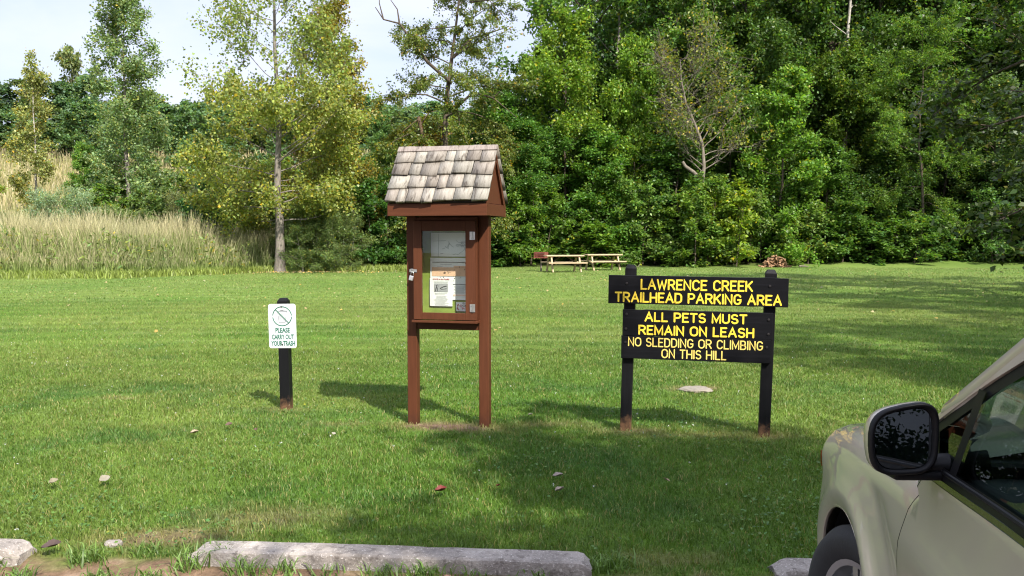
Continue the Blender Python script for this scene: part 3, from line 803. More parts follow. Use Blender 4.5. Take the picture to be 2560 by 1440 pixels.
V, F, c = foliage(r, tw, 4600, .16, .5, .16, .8, .6, .2, .15)
fo = add('foliage', np_mesh('bare_leaf', V, [F], col=c), LEAF, t); fo.color = (.15, .19, .03, 1)

# shrubs along the foot of the wood
k = 0
LABS = ['left of the brown kiosk', 'behind the left kiosk post', 'behind the right kiosk post', 'between the kiosk and the park grill', 'behind the park grill', 'behind the left picnic table', 'behind the right picnic table',
        'right of the picnic tables', 'above the left post of the black sign', 'behind the middle of the black sign', 'above the words on the black sign', 'left of the firewood heap', 'behind the firewood heap',
        'right of the firewood heap', 'left of the dead brush', 'behind the dead brush', 'right of the dead brush', 'near the right end of the wood', 'at the right edge of the lawn', 'cut off by the right edge']
px = 930
tints = [(.062, .145, .034), (.085, .180, .050), (.054, .132, .040), (.105, .195, .066), (.075, .165, .030)]
words = ['dark green', 'mid green', 'deep green', 'pale green', 'fresh green']
kinds = [('shrub_a', 'layered', (1.05, 1.0, 1.0)), ('shrub_b', 'broad leaved', (1.0, .9, .95)), ('shrub_c', 'tall', (.95, .9, .95)), ('shrub_a', 'bushy', (.9, .9, .8)), ('shrub_b', 'low', (1.1, .9, .72))]
for k, lb in enumerate(LABS):
    px = 985+k*84
    key, kw, sc = kinds[(k*3+k//5) % 5]; ti = (k*2+k//3) % 5
    d = 46.2+(k % 3)*.5+max(0, (px-1300))*.0022
    if 'picnic' in lb or 'grill' in lb: d += .6
    plant(key, 'shrub', ((px-1280)/2217*d, d), rnd.random()*6, f'{words[ti]} {kw} shrub at the wood edge {lb}', 'shrub', color=tints[ti], scale=tuple(s*rnd.uniform(.92, 1.12) for s in sc), crown='foliage', trunk='stem')
plant('shrub_c', 'shrub', ((1735-1280)/2217*46.4, 46.4), 1.0, 'tall bright bush hiding the foot of the bare twigged tree', 'shrub', color=(.085, .175, .036), scale=(.95, .95, .98), crown='foliage', trunk='stem')
plant('shrub_a', 'shrub', ((1810-1280)/2217*46.9, 46.9), 2.0, 'bright yellow green bush right of the foot of the bare twigged tree', 'shrub', color=(.12, .21, .03), scale=(1., 1., 1.25), crown='foliage', trunk='stem')
for px, d, sc, cc, lb in ((745, 41.3, (.9, .8, .6), (.13, .19, .055), 'low light green willow sprouts just right of the cottonwood trunk'), (790, 40.6, (1.1, .8, .62), (.14, .20, .06), 'low spreading light green willow nearest the lawn right of the cottonwood'),
                      (845, 41.0, (.9, .8, .75), (.13, .18, .055), 'light green willow bush at the lawn edge left of the dark thicket'), (655, 42.6, (.9, .8, .7), (.10, .15, .045), 'dull green low willow just left of the cottonwood trunk')):
    plant('willow', 'shrub', ((px-1280)/2217*d, d), rnd.random()*6, lb, 'shrub', color=cc, scale=sc, crown='foliage', trunk='stem')
for px, d, lb, cc in ((1968, 47.0, 'leafy weeds growing beside the split firewood heap', (.075, .15, .03)), (2075, 49, 'low fresh weeds left of the dead brush at the wood edge', (.07, .14, .026)),
                  (2150, 49.3, 'low yellow green weeds in front of the dead brush', (.085, .15, .025)), (2255, 49.2, 'bright weed clump right of the dead brush', (.09, .16, .026)), (2400, 50, 'dark weed clump in the shade at the right of the wood edge', (.05, .105, .026)),
                  (1010, 42.8, 'small bright weeds at the foot of the dark thicket beside the kiosk', (.08, .15, .03))):
    plant('weed_plant', 'weed_clump', ((px-1280)/2217*d, d), rnd.random()*6, lb, 'plant', color=cc, crown='foliage', trunk='stem', scale=(1, 1, .9))

# tall trees behind the front row (nothing tells them apart)
G_ = 'tall trees standing behind the woodland edge'
spots = []
r = np.random.default_rng(8)
for row, (d, x0, x1, st) in enumerate(((56, 5.6, 40, 3.9), (62, 7.2, 46, 4.6), (70, 9.5, 50, 5.2), (80, 13, 56, 6.5))):
    x = x0
    while x < x1:
        spots.append((x+r.normal(0, .5), d+r.normal(0, 1.2), 'tall_a' if r.random() < .6 else 'tall_b', r.uniform(.86, 1.1))); x += st*r.uniform(.85, 1.2)
for x, y, key, sc in spots:
    g = r.uniform(.75, 1.2)
    plant(key, 'tall_tree', (x, y), r.uniform(0, 6), 'tall dark green tree standing in the wood behind the front row', group=G_, color=(.052*g, .120*g, .030*g), scale=(sc*.95, sc*.95, sc))
# lower trees filling the depth of the wood
G2 = 'understorey trees inside the wood'
for d, x0, x1, st in ((53.5, -4.5, 36, 3.4), (58.5, -3, 38, 4.0), (66, 0, 42, 4.8)):
    x = x0
    while x < x1:
        g = r.uniform(.7, 1.15); low = .55 if x < 1.5 else .95
        plant('edge_a' if r.random() < .5 else 'edge_b', 'understorey_tree', (x+r.normal(0, .4), d+r.normal(0, .6)), r.uniform(0, 6), 'dark green understorey tree in the shade of the wood', group=G2, color=(.054*g, .124*g, .030*g), scale=(.95, .95, low*r.uniform(.85, 1.1))); x += st*r.uniform(.85, 1.2)
# white sycamore and dark trunks high in the wood
def bare_trunk(px, d, r0, mat, lab, top=24, lean=.4):
    x = (px-1280)/2217*d
    t = empty('forest_tree', (x, d, float(hz(x, d))-.05), 0, lab, 'tree')
    rr = np.random.default_rng(int(px)); z = np.linspace(0, top, 12)
    pts = np.stack([lean*(z/top)**1.3+rr.normal(0, .06, 12), rr.normal(0, .06, 12), z], -1)
    ws = [(pts, r0*np.linspace(1.15, .5, 12))]
    for k in range(5):
        p, _ = along(pts, .55+.08*k); b, br = limb(rr, p, (rr.normal(0, 1), rr.normal(0, .5), .6), 2.2, r0*.3, 6, .15); ws.append((b, br))
    add('trunk', wood_mesh('pole', ws, 6), mat, t)
    tw = np.array([(p[-4], p[-1]) for p, _ in ws[1:]])
    V, F, c = foliage(rr, tw, 700, .24, .5, .5, .8, .7); f = add('crown', np_mesh('polecrown', V, [F], col=c), LEAF, t); f.color = (.04, .09, .022, 1)
bare_trunk(2102, 53.6, .12, BARK_PALE, 'white sycamore trunk showing high between the dark trees', 20, .3)
bare_trunk(2066, 54.6, .34, bark('bark_dark', (.020, .015, .012), (.07, .05, .04)), 'thick dark trunk just left of the white sycamore trunk', 22, .0)
bare_trunk(1535, 53.2, .10, BARK_GREY, 'thin grey trunk in the upper left of the wood', 18, .3)
bare_trunk(1412, 55.5, .10, BARK_GREY, 'slender grey trunk near the left end of the tall trees', 20, -.5)

# far tree line on the hill; haze is painted into the paler, bluer leaves
G3 = 'far trees along the top of the hill'
x = -92
while x < 4:
    d = 116+r.normal(0, 4); g = r.uniform(.8, 1.25)
    hs = .92-.30*sstep(-62, -38, x)
    yel = r.random() < .3
    plant('far_a' if r.random() < .5 else 'far_b', 'far_tree', (x, d), r.uniform(0, 6), 'small far tree in the tree line along the hilltop', group=G3, color=((.115*g, .165*g, .055*g) if yel else (.110*g, .190*g, .090*g)), scale=(1.0, 1.0, float(hs)*r.uniform(.85, 1.12)))
    x += 3.3*r.uniform(.7, 1.2)
x = -95
while x < 2:
    g = r.uniform(.8, 1.2)
    plant('far_a' if r.random() < .5 else 'far_b', 'far_tree', (x, 109+r.normal(0, 2)), r.uniform(0, 6), 'small far tree in the tree line along the hilltop', group=G3, color=(.125*g, .200*g, .090*g), scale=(1.0, 1.0, r.uniform(.45, .68)))
    x += 3.6*r.uniform(.7, 1.2)
plant('far_a', 'far_tree', (-58.5, 119), 1., 'far pale tree standing up above the hilltop tree line', color=(0.156, 0.195, 0.072), scale=(.7, .7, 1.28))
plant('edge_b', 'far_tree', (-11.0, 74), .4, 'pale green pointed tree behind the right side of the big cottonwood', color=(0.111, 0.208, 0.058), scale=(.6, .6, .64))
plant('edge_a', 'far_tree', (-12.6, 66), 2.4, 'bright green round tree low behind the right side of the big cottonwood', color=(0.111, 0.221, 0.033), scale=(.8, .8, .36))
plant('edge_a', 'far_tree', (-9.2, 70), 1.4, 'dull green tree on the slope left of the walnut', color=(0.078, 0.143, 0.039), scale=(.9, .9, .34))
for q, (x, d) in enumerate(((-40, 92), (-35, 97), (-49, 103), (-28, 84), (-20, 82))):
    plant('far_b', 'hill_tree', (x, d), q*1.3, ['mid green tree on the hillside left of the slim cottonwood', 'dark bushy tree on the hillside meadow', 'round dark tree at the left of the hillside meadow', 'tree on the hillside behind the slim cottonwood', 'tree on the hillside behind the big cottonwood'][q], color=(.105, .185, .070), scale=(.8, .8, .75))

# trees at the right and behind the viewer: they shade the lawn, the wheel stops and the car
w_, t_, r_ = grow(71, 12.5, 2.4, 4.6, .26, 30, 7, 4, wide, (-.1, .9), (0, 0, -.45)); proto('shade_a', w_, foliage(r_, t_, 26000, .17, .55, .16, .6, .62, .3, .05), BARK_BROWN)
w_, t_, r_ = grow(72, 8.0, 3.2, 3.3, .2, 26, 7, 4, oval, (.0, .9)); proto('shade_b', w_, foliage(r_, t_, 30000, .16, .5, .18, .7, .62), BARK_BROWN)
SH = (.050, .088, .020)
plant('shade_a', 'overhanging_tree', (16.6, 23.5), 1.2, 'dark olive tree hanging over the lawn from the right edge', color=(0.052, 0.081, 0.021), scale=(1.25, 1.25, 1.1))
plant('shade_b', 'shade_tree', (5.5, -2.4, 0), 0, 'shade tree behind the parked car', color=SH)
plant('shade_a', 'shade_tree', (11.3, 3.6), 2.2, 'shade tree right of the lawn beyond the car', color=SH, scale=(.95, .95, 1.0))
plant('shade_a', 'shade_tree', (16.0, 11.5), 4.0, 'shade tree at the right side of the lawn', color=SH, scale=(1.05, 1.05, 1.0))
for q in range(8): plant('edge_b', 'tree_behind', (-3+2.7*q, -17.5-(q % 3)*.8, 0), q*1.7, 'tree across the parking area behind the viewer', group='trees across the parking area', color=(.045, .085, .02), scale=(1.15, 1.15, .8))
for q, (x, y) in enumerate(((-6, -22), (0, -24), (7, -23), (13, -24), (-13, -22), (20, -21), (3.5, -21), (10.5, -22), (-9.5, -25))):
    plant('edge_a', 'tree_behind', (x, y), q*1.1, 'tree across the parking area behind the viewer', group='trees across the parking area', color=(0.058, 0.111, 0.026), scale=(1.25, 1.25, 1.15))
# ============================================================ MADE THINGS
BROWN = painted_wood('brown_paint', lin(84, 49, 32), lin(150, 128, 108), (40, 40, 3), .5, .80)
BROWN_H = painted_wood('brown_paint_rail', lin(84, 49, 32), lin(150, 128, 108), (3, 40, 40), .5, .80)
BROWN_P = painted_wood('brown_paint_post', lin(84, 49, 32), lin(165, 140, 120), (40, 40, 3), .5, .76, soil=lin(72, 44, 32))
BLACK = painted_wood('black_paint_board', (.0062, .0062, .0075), lin(150, 148, 145), (2.5, 40, 40), .42, .80, fade=(.013, .013, .016))
BLACK_P = painted_wood('black_paint_post', (.0075, .0075, .0085), lin(120, 110, 100), (40, 40, 3), .45, .80, soil=lin(104, 78, 58), fade=(.013, .013, .016))
STEEL = plain('galvanised_steel', (.50, .50, .48), .38, .9, .15, 60, .1)
DARKSTEEL = plain('dark_bolt', (.05, .045, .045), .5, .8, .2, 60, .1)
YELLOW = plain('yellow_paint', lin(226, 194, 58), .5, 0, .10, 25, .1)
PALEYELLOW = plain('faded_yellow_paint', lin(214, 190, 96), .55, 0, .14, 25, .1)
GREENINK = plain('green_ink', lin(0, 88, 64), .5, 0, .05, 20, 0)
INK = plain('dark_ink', (.03, .03, .035), .7, 0, .1, 20, 0)
GREYINK = plain('grey_ink', (.33, .33, .35), .7, 0, .1, 20, 0)
PALEINK = plain('pale_ink', (.46, .46, .48), .7, 0, .1, 20, 0)
REDINK = plain('red_ink', lin(178, 48, 52), .6, 0, .1, 20, 0)
ORANGEINK = plain('orange_ink', lin(218, 178, 150), .7, 0, .12, 14, 0)
TANINK = plain('tan_ink', lin(216, 190, 178), .7, 0, .1, 14, 0)
PAPER = plain('paper', (.80, .80, .80), .75, 0, .02, 6, .05)
WHITEPANEL = plain('white_sign_panel', (.58, .61, .64), .35, 0, .03, 5, 0)
FELT = plain('green_felt', lin(128, 146, 62), .95, 0, .2, 9, .2)
CLEAR = glassmat('cabinet_acrylic', (.95, .97, .94), 1.42)

# shingles: weathered split cedar, each with its own shade
sm, nt, b = newmat('weathered_shingle')
at = nt.nodes.new('ShaderNodeAttribute'); at.attribute_name = 'Col'
g = noise(nt, coords(nt, (85, 9, 9)), 1.0, 5, .7); g2 = noise(nt, coords(nt, (24, 5, 5)), 1.3, 4, .6, .4)
c = mixc(nt, 1.0, at.outputs['Color'], ramp(nt, [(.25, (.62, .58, .54)), (.55, (1.0, .98, .96)), (.8, (1.15, 1.15, 1.15))], g), 'MULTIPLY')
c = mixc(nt, ramp(nt, [(.55, (0, 0, 0)), (.66, (.85, .85, .85))], g2), c, (.085, .07, .058))
nt.links.new(c, b.inputs['Base Color']); b.inputs['Roughness'].default_value = .9; b.inputs['Specular IOR Level'].default_value = .2
bump(nt, b, g, .7, .006)

# ---- single stroke routed lettering
def arc(cx, cy, rx, ry, a0, a1, n=10):
    return [(cx+rx*cos(radians(a0+(a1-a0)*k/n)), cy+ry*sin(radians(a0+(a1-a0)*k/n))) for k in range(n+1)]
W = .62
GLY = {
 'A': (.66, [[(0, 0), (.33, 1), (.66, 0)], [(.115, .34), (.545, .34)]]),
 'B': (.56, [[(0, .5), (.33, .5)]+arc(.33, .25, .23, .25, 90, -90)+[(0, 0), (0, 1), (.31, 1)]+arc(.31, .75, .21, .25, 90, -90)]),
 'C': (.60, [arc(.32, .68, .29, .32, 25, 180)+arc(.32, .32, .29, .32, 180, 335)]),
 'D': (.58, [[(0, 0), (0, 1), (.24, 1)]+arc(.24, .66, .34, .34, 90, 0)+arc(.24, .34, .34, .34, 0, -90)+[(0, 0)]]),
 'E': (.48, [[(.48, 1), (0, 1), (0, 0), (.48, 0)], [(0, .52), (.40, .52)]]),
 'G': (.62, [arc(.32, .68, .29, .32, 25, 180)+arc(.32, .32, .29, .32, 180, 360)+[(.61, .45), (.36, .45)]]),
 'H': (.58, [[(0, 0), (0, 1)], [(.58, 0), (.58, 1)], [(0, .5), (.58, .5)]]),
 'I': (.02, [[(.01, 0), (.01, 1)]]),
 'K': (.56, [[(0, 0), (0, 1)], [(.54, 1), (0, .38)], [(.19, .58), (.56, 0)]]),
 'L': (.46, [[(0, 1), (0, 0), (.46, 0)]]),
 'M': (.70, [[(0, 0), (0, 1), (.35, .15), (.70, 1), (.70, 0)]]),
 'N': (.58, [[(0, 0), (0, 1), (.58, 0), (.58, 1)]]),
 'O': (.64, [arc(.32, .66, .32, .34, 0, 180)+arc(.32, .34, .32, .34, 180, 360)+[(.64, .66)]]),
 'P': (.55, [[(0, 0), (0, 1), (.30, 1)]+arc(.30, .73, .25, .27, 90, -90)+[(0, .46)]]),
 'R': (.57, [[(0, 0), (0, 1), (.30, 1)]+arc(.30, .74, .25, .26, 90, -90)+[(0, .48)], [(.28, .48), (.57, 0)]]),
 'S': (.54, [arc(.27, .76, .25, .24, 30, 180, 8)+arc(.27, .74, .25, .23, 190, 270, 4)+arc(.28, .25, .26, .26, 90, -0, 5)+arc(.28, .25, .26, .25, -10, -155, 8)]),
 'T': (.56, [[(0, 1), (.56, 1)], [(.28, 1), (.28, 0)]]),
 'U': (.58, [[(0, 1), (0, .30)]+arc(.29, .30, .29, .30, 180, 360)+[(.58, 1)]]),
 'W': (.84, [[(0, 1), (.2, 0), (.42, .82), (.64, 0), (.84, 1)]]),
}
def stroke_text(txt, x0, x1, zb, h, sw, yf, depth=.004):
    """routed letters between x0 and x1 on the plane y=yf, baseline zb; rounded strokes of width sw"""
    gap = .235; space = .46
    tot = 0; pos = []
    for ch in txt:
        if ch == ' ': tot += space; continue
        pos.append((ch, tot)); tot += GLY[ch][0]+gap
    tot -= gap; sx = (x1-x0)/tot
    mb = MB(); k = 0
    for ch, off in pos:
        for pl in GLY[ch][1]:
            k += 1; pr = yf-.0008-.00012*(k % 5)
            P = [Vector((x0+(off+u)*sx, zb+v*h)) for u, v in pl]
            q = [P[0]]
            for p in P[1:]:
                if (p-q[-1]).length > 1e-4: q.append(p)
            left, right = [], []
            n = len(q)
            for i_, p in enumerate(q):
                d0 = (q[i_]-q[i_-1]).normalized() if i_ else None; d1 = (q[i_+1]-q[i_]).normalized() if i_ < n-1 else None
                if d0 is None: d0 = d1
                if d1 is None: d1 = d0
                dm = (d0+d1); dm = dm.normalized() if dm.length > .2 else d0
                nn = Vector((-dm.y, dm.x)); kk = sw/2/max(.45, nn.dot(Vector((-d0.y, d0.x))))
                left.append(p+nn*kk); right.append(p-nn*kk)
            def cap(p, d, sgn):
                a0 = math.atan2(d.y, d.x)
                return [p+Vector((cos(a0+pi/2*sgn-pi*t_/5*sgn), sin(a0+pi/2*sgn-pi*t_/5*sgn)))*sw/2 for t_ in range(1, 5)]
            loop = left+cap(q[-1], (q[-1]-q[-2]).normalized(), 1)+right[::-1]+cap(q[0], (q[0]-q[1]).normalized(), 1)
            a = [mb.bm.verts.new((p.x, pr, p.y)) for p in loop]; bk = [mb.bm.verts.new((p.x, yf+depth, p.y)) for p in loop]
            # front face as strips to stay valid round corners
            for i_ in range(n-1):
                mb.bm.faces.new((a[i_], a[i_+1], a[n+4+n-1-(i_+1)], a[n+4+n-1-i_]))
            mb.bm.faces.new([a[n-1]]+a[n:n+4]+[a[n+4]]); mb.bm.faces.new([a[n+4+n-1]]+a[n+4+n:]+[a[0]])
            m_ = len(a)
            for i_ in range(m_): mb.bm.faces.new((a[i_], bk[i_], bk[(i_+1) % m_], a[(i_+1) % m_]))
    return mb

def textmesh(txt, x0, x1, zb, h, y, mat, bold=0.0, name='lettering', parent=None):
    cu = bpy.data.curves.new('t', 'FONT'); cu.body = txt; cu.size = 1; cu.offset = bold; cu.extrude = .02; cu.resolution_u = 3
    o = bpy.data.objects.new('t', cu); COL.objects.link(o)
    dg = bpy.context.evaluated_depsgraph_get(); dg.update()
    me = bpy.data.meshes.new_from_object(o.evaluated_get(dg)); bpy.data.objects.remove(o)
    n = len(me.vertices); co = np.empty(n*3, np.float32); me.vertices.foreach_get('co', co); co = co.reshape(-1, 3)
    a, bb = co.min(0), co.max(0)
    capb = 0.0; caph = .729
    if txt.upper() != txt: capb = 0.0
    X = x0+(co[:, 0]-a[0])/(bb[0]-a[0])*(x1-x0); Zz = zb+(co[:, 1]-capb)/caph*h; Y = y-(co[:, 2]+.02)*.02
    me.vertices.foreach_set('co', np.stack([X, Y, Zz], -1).astype(np.float32).ravel()); me.update()
    me.materials.clear(); me.materials.append(mat)
    return add(name, me, None, parent)

# ------------------------------------------------------------ kiosk
K = empty('information_kiosk', (KX, KY, -.02), KROT, 'brown wooden information kiosk with a shingled gable roof standing on the lawn', 'kiosk')
def post(x, y, w, h, name, mat, parent, cham=.0, z0=-.25, skew=0):
    mb = MB(); mb.box2((x-w/2, y-w/2, z0), (x+w/2, y+w/2, h))
    if cham:
        for v in mb.bm.verts:
            pass
    return mb.build(name, mat, parent, .004)
PW = .084
for s in (-1, 1): post(s*.316, .042, PW, 1.86, 'post', BROWN_P, K)
# fascia box carrying the roof
fx, fy0, fy1, fz0, fz1 = .418, -.285, .362, 1.785, 1.885
fb = MB()
fb.box2((-fx, fy0, fz0), (fx, fy0+.02, fz1)); fb.box2((-fx, fy1-.02, fz0), (fx, fy1, fz1))
fb.box2((-fx+.002, fy0+.0215, fz0+.002), (-fx+.022, fy1-.0215, fz1-.002)); fb.box2((fx-.022, fy0+.0215, fz0+.002), (fx-.002, fy1-.0215, fz1-.002))
fb.box2((-fx+.024, fy0+.023, fz0+.03), (fx-.024, fy1-.023, fz0+.042))
fb.build('fascia', BROWN_H, K, .002)
zr = 2.33; ym = (fy0+fy1)/2; ze = fz1
gb = MB()
for s in (-1, 1):
    gb.prism([(fy0+.03, ze+.004), (fy1-.03, ze+.004), (ym, zr-.07)], s*(fx-.028)-.008, s*(fx-.028)+.008, 'x')
gb.build('gable', BROWN, K)
slope = math.atan2(zr-ze, ym-fy0)
for s in (-1, 1):
    for q in (-1, 1):
        rk = MB(); L = sqrt((zr-ze)**2+(ym-fy0)**2)
        rk.box((s*(fx-.010), ym+q*(ym-fy0-.03)/2, (zr+ze)/2-.035), (.018, L-.05, .05), (-q*slope, 0, 0))
        rk.build('rake_board', BROWN, K)
# shingles, four courses a side and a ridge board
mbv, mbf, mbc = [], [], []
def shingle_box(c, d, R, colr):
    b0 = len(mbv)
    for z in (-.5, .5):
        for x, y in ((-.5, -.5), (.5, -.5), (.5, .5), (-.5, .5)):
            th = d[2]*(1.0 if y < 0 else .25)
            mbv.append(c+R @ Vector((x*d[0], y*d[1]+(rnd.uniform(-.009, .009) if y < 0 else 0), z*th)))
    for f in ((0, 3, 2, 1), (4, 5, 6, 7), (0, 1, 5, 4), (1, 2, 6, 5), (2, 3, 7, 6), (3, 0, 4, 7)):
        mbf.append([b0+k for k in f]); mbc.append(colr)
L = sqrt((zr-ze)**2+(ym-fy0)**2); run = L/4
for side in (-1, 1):
    R = Euler((slope+radians(-4.5), 0, 0)).to_matrix() if side < 0 else (Euler((0, 0, pi)).to_matrix() @ Euler((slope+radians(-4.5), 0, 0)).to_matrix())
    R0 = Euler((slope, 0, 0)).to_matrix() if side < 0 else (Euler((0, 0, pi)).to_matrix() @ Euler((slope, 0, 0)).to_matrix())
    base = Vector((0, fy0-.012, ze+.006)) if side < 0 else Vector((0, fy1+.012, ze+.006))
    for k in range(4):
        x = -fx-.016
        while x < fx+.005:
            wd_ = rnd.choice((.08, .10, .12, .13, .15, .17)); wd_ = min(wd_, fx+.016-x)
            if fx+.016-(x+wd_) < .05: wd_ = fx+.016-x
            g = rnd.uniform(.19, .31); tn = rnd.uniform(.90, .97)
            xc = x+wd_/2
            if side > 0: xc = -xc
            c = base+R0 @ Vector((xc, run*(k+.62)+rnd.uniform(-.011, .011), .012+rnd.uniform(0, .005)))
            shingle_box(c, (wd_-.007, run*1.25, .023), R, (g, g*tn, g*tn*.88))
            x += wd_
me = np_mesh('shingles', np.array([tuple(v) for v in mbv]), [np.array(mbf)], col=np.array(mbc))
add('shingle_roof', me, sm, K)
dk = MB()
for side in (-1, 1):
    R0e = (slope, 0, 0) if side < 0 else (-slope, 0, 0)
    dk.box((0, ym+side*(ym-fy0)/2*1.0, (zr+ze)/2+.003), (2*fx-.03, L*.99, .010), R0e)
dk.build('roof_deck', plain('dark_board', (.03, .02, .015), .9), K)
rb = MB()
rb.box((0, ym-.020, zr+.020), (2*fx+.03, .058, .014), (slope*.88, 0, 0)); rb.box((0, ym+.024, zr+.019), (2*fx+.026, .058, .014), (-slope*.88, 0, 0))
me = rb.me('ridge', .002); a = me.attributes.new('Col', 'FLOAT_COLOR', 'FACE')
a.data.foreach_set('color', np.tile(np.array([.24, .21, .19, 1], np.float32), len(me.polygons)))
add('ridge_board', me, sm, K)
# cabinet
cx0, cx1, cz0, cz1 = -.272, .272, .905, 1.78
cb = MB()
cb.box2((cx0, -.058, cz0+.018), (cx0+.02, .10, cz1)); cb.box2((cx1-.02, -.058, cz0+.018), (cx1, .10, cz1))
cb.box2((cx0-.012, -.094, cz0-.004), (cx1+.012, .10, cz0+.016)); cb.box2((cx0+.021, -.057, cz1-.05), (cx1-.021, .10, cz1-.002))
cb.box2((cx0+.021, .081, cz0+.017), (cx1-.021, .099, cz1-.051))
cb.build('cabinet', BROWN, K, .002)
rl = MB(); rl.box2((-.2735, .012, .835), (.2735, .072, .900)); rl.build('rail', BROWN_H, K, .003)
dr = MB(); dy0, dy1 = -.088, -.0605
ix0, ix1, iz0, iz1 = -.196, .184, .985, 1.665
dr.box2((cx0+.004, dy0, cz0+.022), (ix0, dy1, cz1-.03)); dr.box2((ix1, dy0, cz0+.022), (cx1-.004, dy1, cz1-.03))
dr.box2((ix0+.0005, dy0+.0015, cz0+.0225), (ix1-.0005, dy1-.001, iz0)); dr.box2((ix0+.0005, dy0+.0015, iz1), (ix1-.0005, dy1-.001, cz1-.031))
D = dr.build('door', BROWN, K, .002)
gl = MB(); gl.box2((ix0+.001, -.072, iz0+.001), (ix1-.001, -.069, iz1-.001)); gl.build('pane', CLEAR, D)
for zc in (1.625, 1.03):
    hb = MB(); hb.box2((.222, dy0-.004, zc-.033), (.2665, dy0+.001, zc+.033)); hb.tube([(.247, dy0-.007, zc-.033), (.247, dy0-.007, zc+.033)], .005, 8)
    for zz in (-.02, .02): hb.box((.234, dy0-.005, zc+zz), (.008, .005, .008))
    hb.build('hinge', STEEL, D)
hs = MB(); hs.box2((-.322, -.006, 1.318), (-.285, .001, 1.348)); hs.box2((-.300, dy0-.005, 1.322), (-.236, dy0+.001, 1.345)); hs.tube([(-.275, dy0-.004, 1.325), (-.275, dy0-.022, 1.328), (-.275, dy0-.022, 1.338), (-.275, dy0-.004, 1.342)], .0035, 6)
hs.build('hasp', STEEL, D)
fe = MB(); fe.box2((cx0+.021, .070, cz0+.017), (cx1-.021, .0805, cz1-.051)); fe.build('felt_board', FELT, K)
pins = MB()
for x, z in ((-.163, 1.436), (.167, 1.436), (-.17, 1.235), (-.17, 1.032), (.02, 1.029), (.17, 1.23)): pins.lathe([(.0001, .062), (.005, .063), (.005, .0672)], 8, 'y', (x, 0, z))
pins.build('push_pin', DARKSTEEL, K); 
# padlock hangs in the hasp
pk = empty('padlock', (0, 0, 0), 0, 'silver padlock hanging open from the kiosk door hasp', 'padlock')
pk.location = Matrix.Translation((KX, KY, -.02)) @ Matrix.Rotation(KROT, 4, 'Z') @ Vector((-.272, dy0-.021, 1.300)); pk.rotation_euler = (0, radians(14), KROT)
pb = MB(); pb.box((0, 0, -.028), (.036, .016, .040)); pb.build('body', plain('brushed_steel', (.72, .72, .72), .3, .85, .05, 30, .05), pk, .004, 2)
sh = MB(); sh.tube([(-.011, 0, -.012)]+[(.011*cos(t_), 0, .012+.012*sin(t_)) for t_ in np.linspace(pi, 0, 7)]+[(.011, 0, -.012)], .0033, 6); sh.build('shackle', STEEL, pk, smooth=True)

# papers pinned inside (things of their own)
KM = Matrix.Translation((KX, KY, -.02)) @ Matrix.Rotation(KROT, 4, 'Z')
def sheet(name, x0, x1, z0, z1, y, label, cat='poster'):
    o = empty(name, KM @ Vector(((x0+x1)/2, y, (z0+z1)/2)), KROT, label, cat)
    W_, H_ = x1-x0, z1-z0
    n = 8; V = []; F = []
    for i_ in range(n+1):
        for j in range(n+1):
            u, v = i_/n-.5, j/n-.5
            V.append((u*W_, .0035*sin(v*5+u*3)*abs(u)-.001, v*H_))
    for i_ in range(n):
        for j in range(n): a_ = i_*(n+1)+j; F.append((a_, a_+n+1, a_+n+2, a_+1))
    me = np_mesh('sheet', np.array(V), [np.array(F)], smooth=True); so_ = add('sheet', me, PAPER, o)
    return o, W_, H_
def bars(o, name, mat, rects, dy=-.0045):
    mb = MB()
    for (x, z, w_, h_) in rects: mb.box((x, dy, z), (w_, .0004, h_))
    return mb.build(name, mat, o)
o, W_, H_ = sheet('trail_map', -.162, .182, 1.450, 1.650, .0645, 'pale trail map sheet at the top inside the kiosk', 'map')
mb = MB(); r = np.random.default_rng(4)
for k in range(7):
    x0 = r.uniform(-.09, .06); z0 = r.uniform(-.09, .05); pts = [(x0, -.0045, z0)]
    for _ in range(7): pts.append((min(.15, pts[-1][0]+r.uniform(-.004, .03)), -.0045-.0001*k, min(.1, max(-.11, pts[-1][2]+r.normal(0, .014)))))
    mb.tube(pts, .0009, 4)
mb.tube([(-.105, -.0045, .09), (-.105, -.0045, -.10)], .0008, 4); mb.tube([(-.15, -.0046, .03), (-.04, -.0046, .035)], .0008, 4)
mb.build('route_lines', plain('map_green', lin(120, 140, 128), .8), o)
bars(o, 'legend', GREYINK, [(.115, .03-.012*k, .05, .003) for k in range(5)]+[(-.075, -.075, .025, .004)])
o, W_, H_ = sheet('notice_poster', -.168, .170, 1.085, 1.440, .0615, 'large white notice with an orange band across it inside the kiosk')
bars(o, 'rule', INK, [(0, .140, .30, .004), (.09, -.045, .115, .004)])
bars(o, 'band', ORANGEINK, [(-.005, .060, .30, .075), (.095, .100, .115, .02)], -.0043); bars(o, 'band', TANINK, [(.09, -.150+.012, .115, .013)], -.0043)
bars(o, 'text_lines', PALEINK, [(-.03, .122, .10, .003), (-.085, .105, .05, .003)]+[(.09, -.060-.009*k-.001*(k % 3), .10-.012*(k % 3), .0028) for k in range(8)], -.0046)
mb = MB()
for (x, z, s_) in ((-.045, .048, .013), (-.037, .05, .010), (-.012, .062, .007), (-.010, .050, .008), (.006, .055, .007), (.045, .075, .006), (.09, .10, .006), (.135, .08, .007), (.14, .13, .006), (.12, .135, .004), (-.08, .012, .006), (-.05, .014, .007), (.045, .005, .006), (.04, -.015, .006), (.085, .006, .004), (.1, .01, .005)):
    mb.box((x, -.0048, z), (s_, .0004, s_*rnd.uniform(.7, 1.5)), (0, rnd.uniform(-.6, .6), 0))
mb.build('small_pictures', plain('dark_brown_ink', (.07, .045, .035), .7), o)
o, W_, H_ = sheet('history_flyer', -.172, .028, 1.030, 1.268, .0580, 'white history flyer with a red heading and black and white picture inside the kiosk', 'flyer')
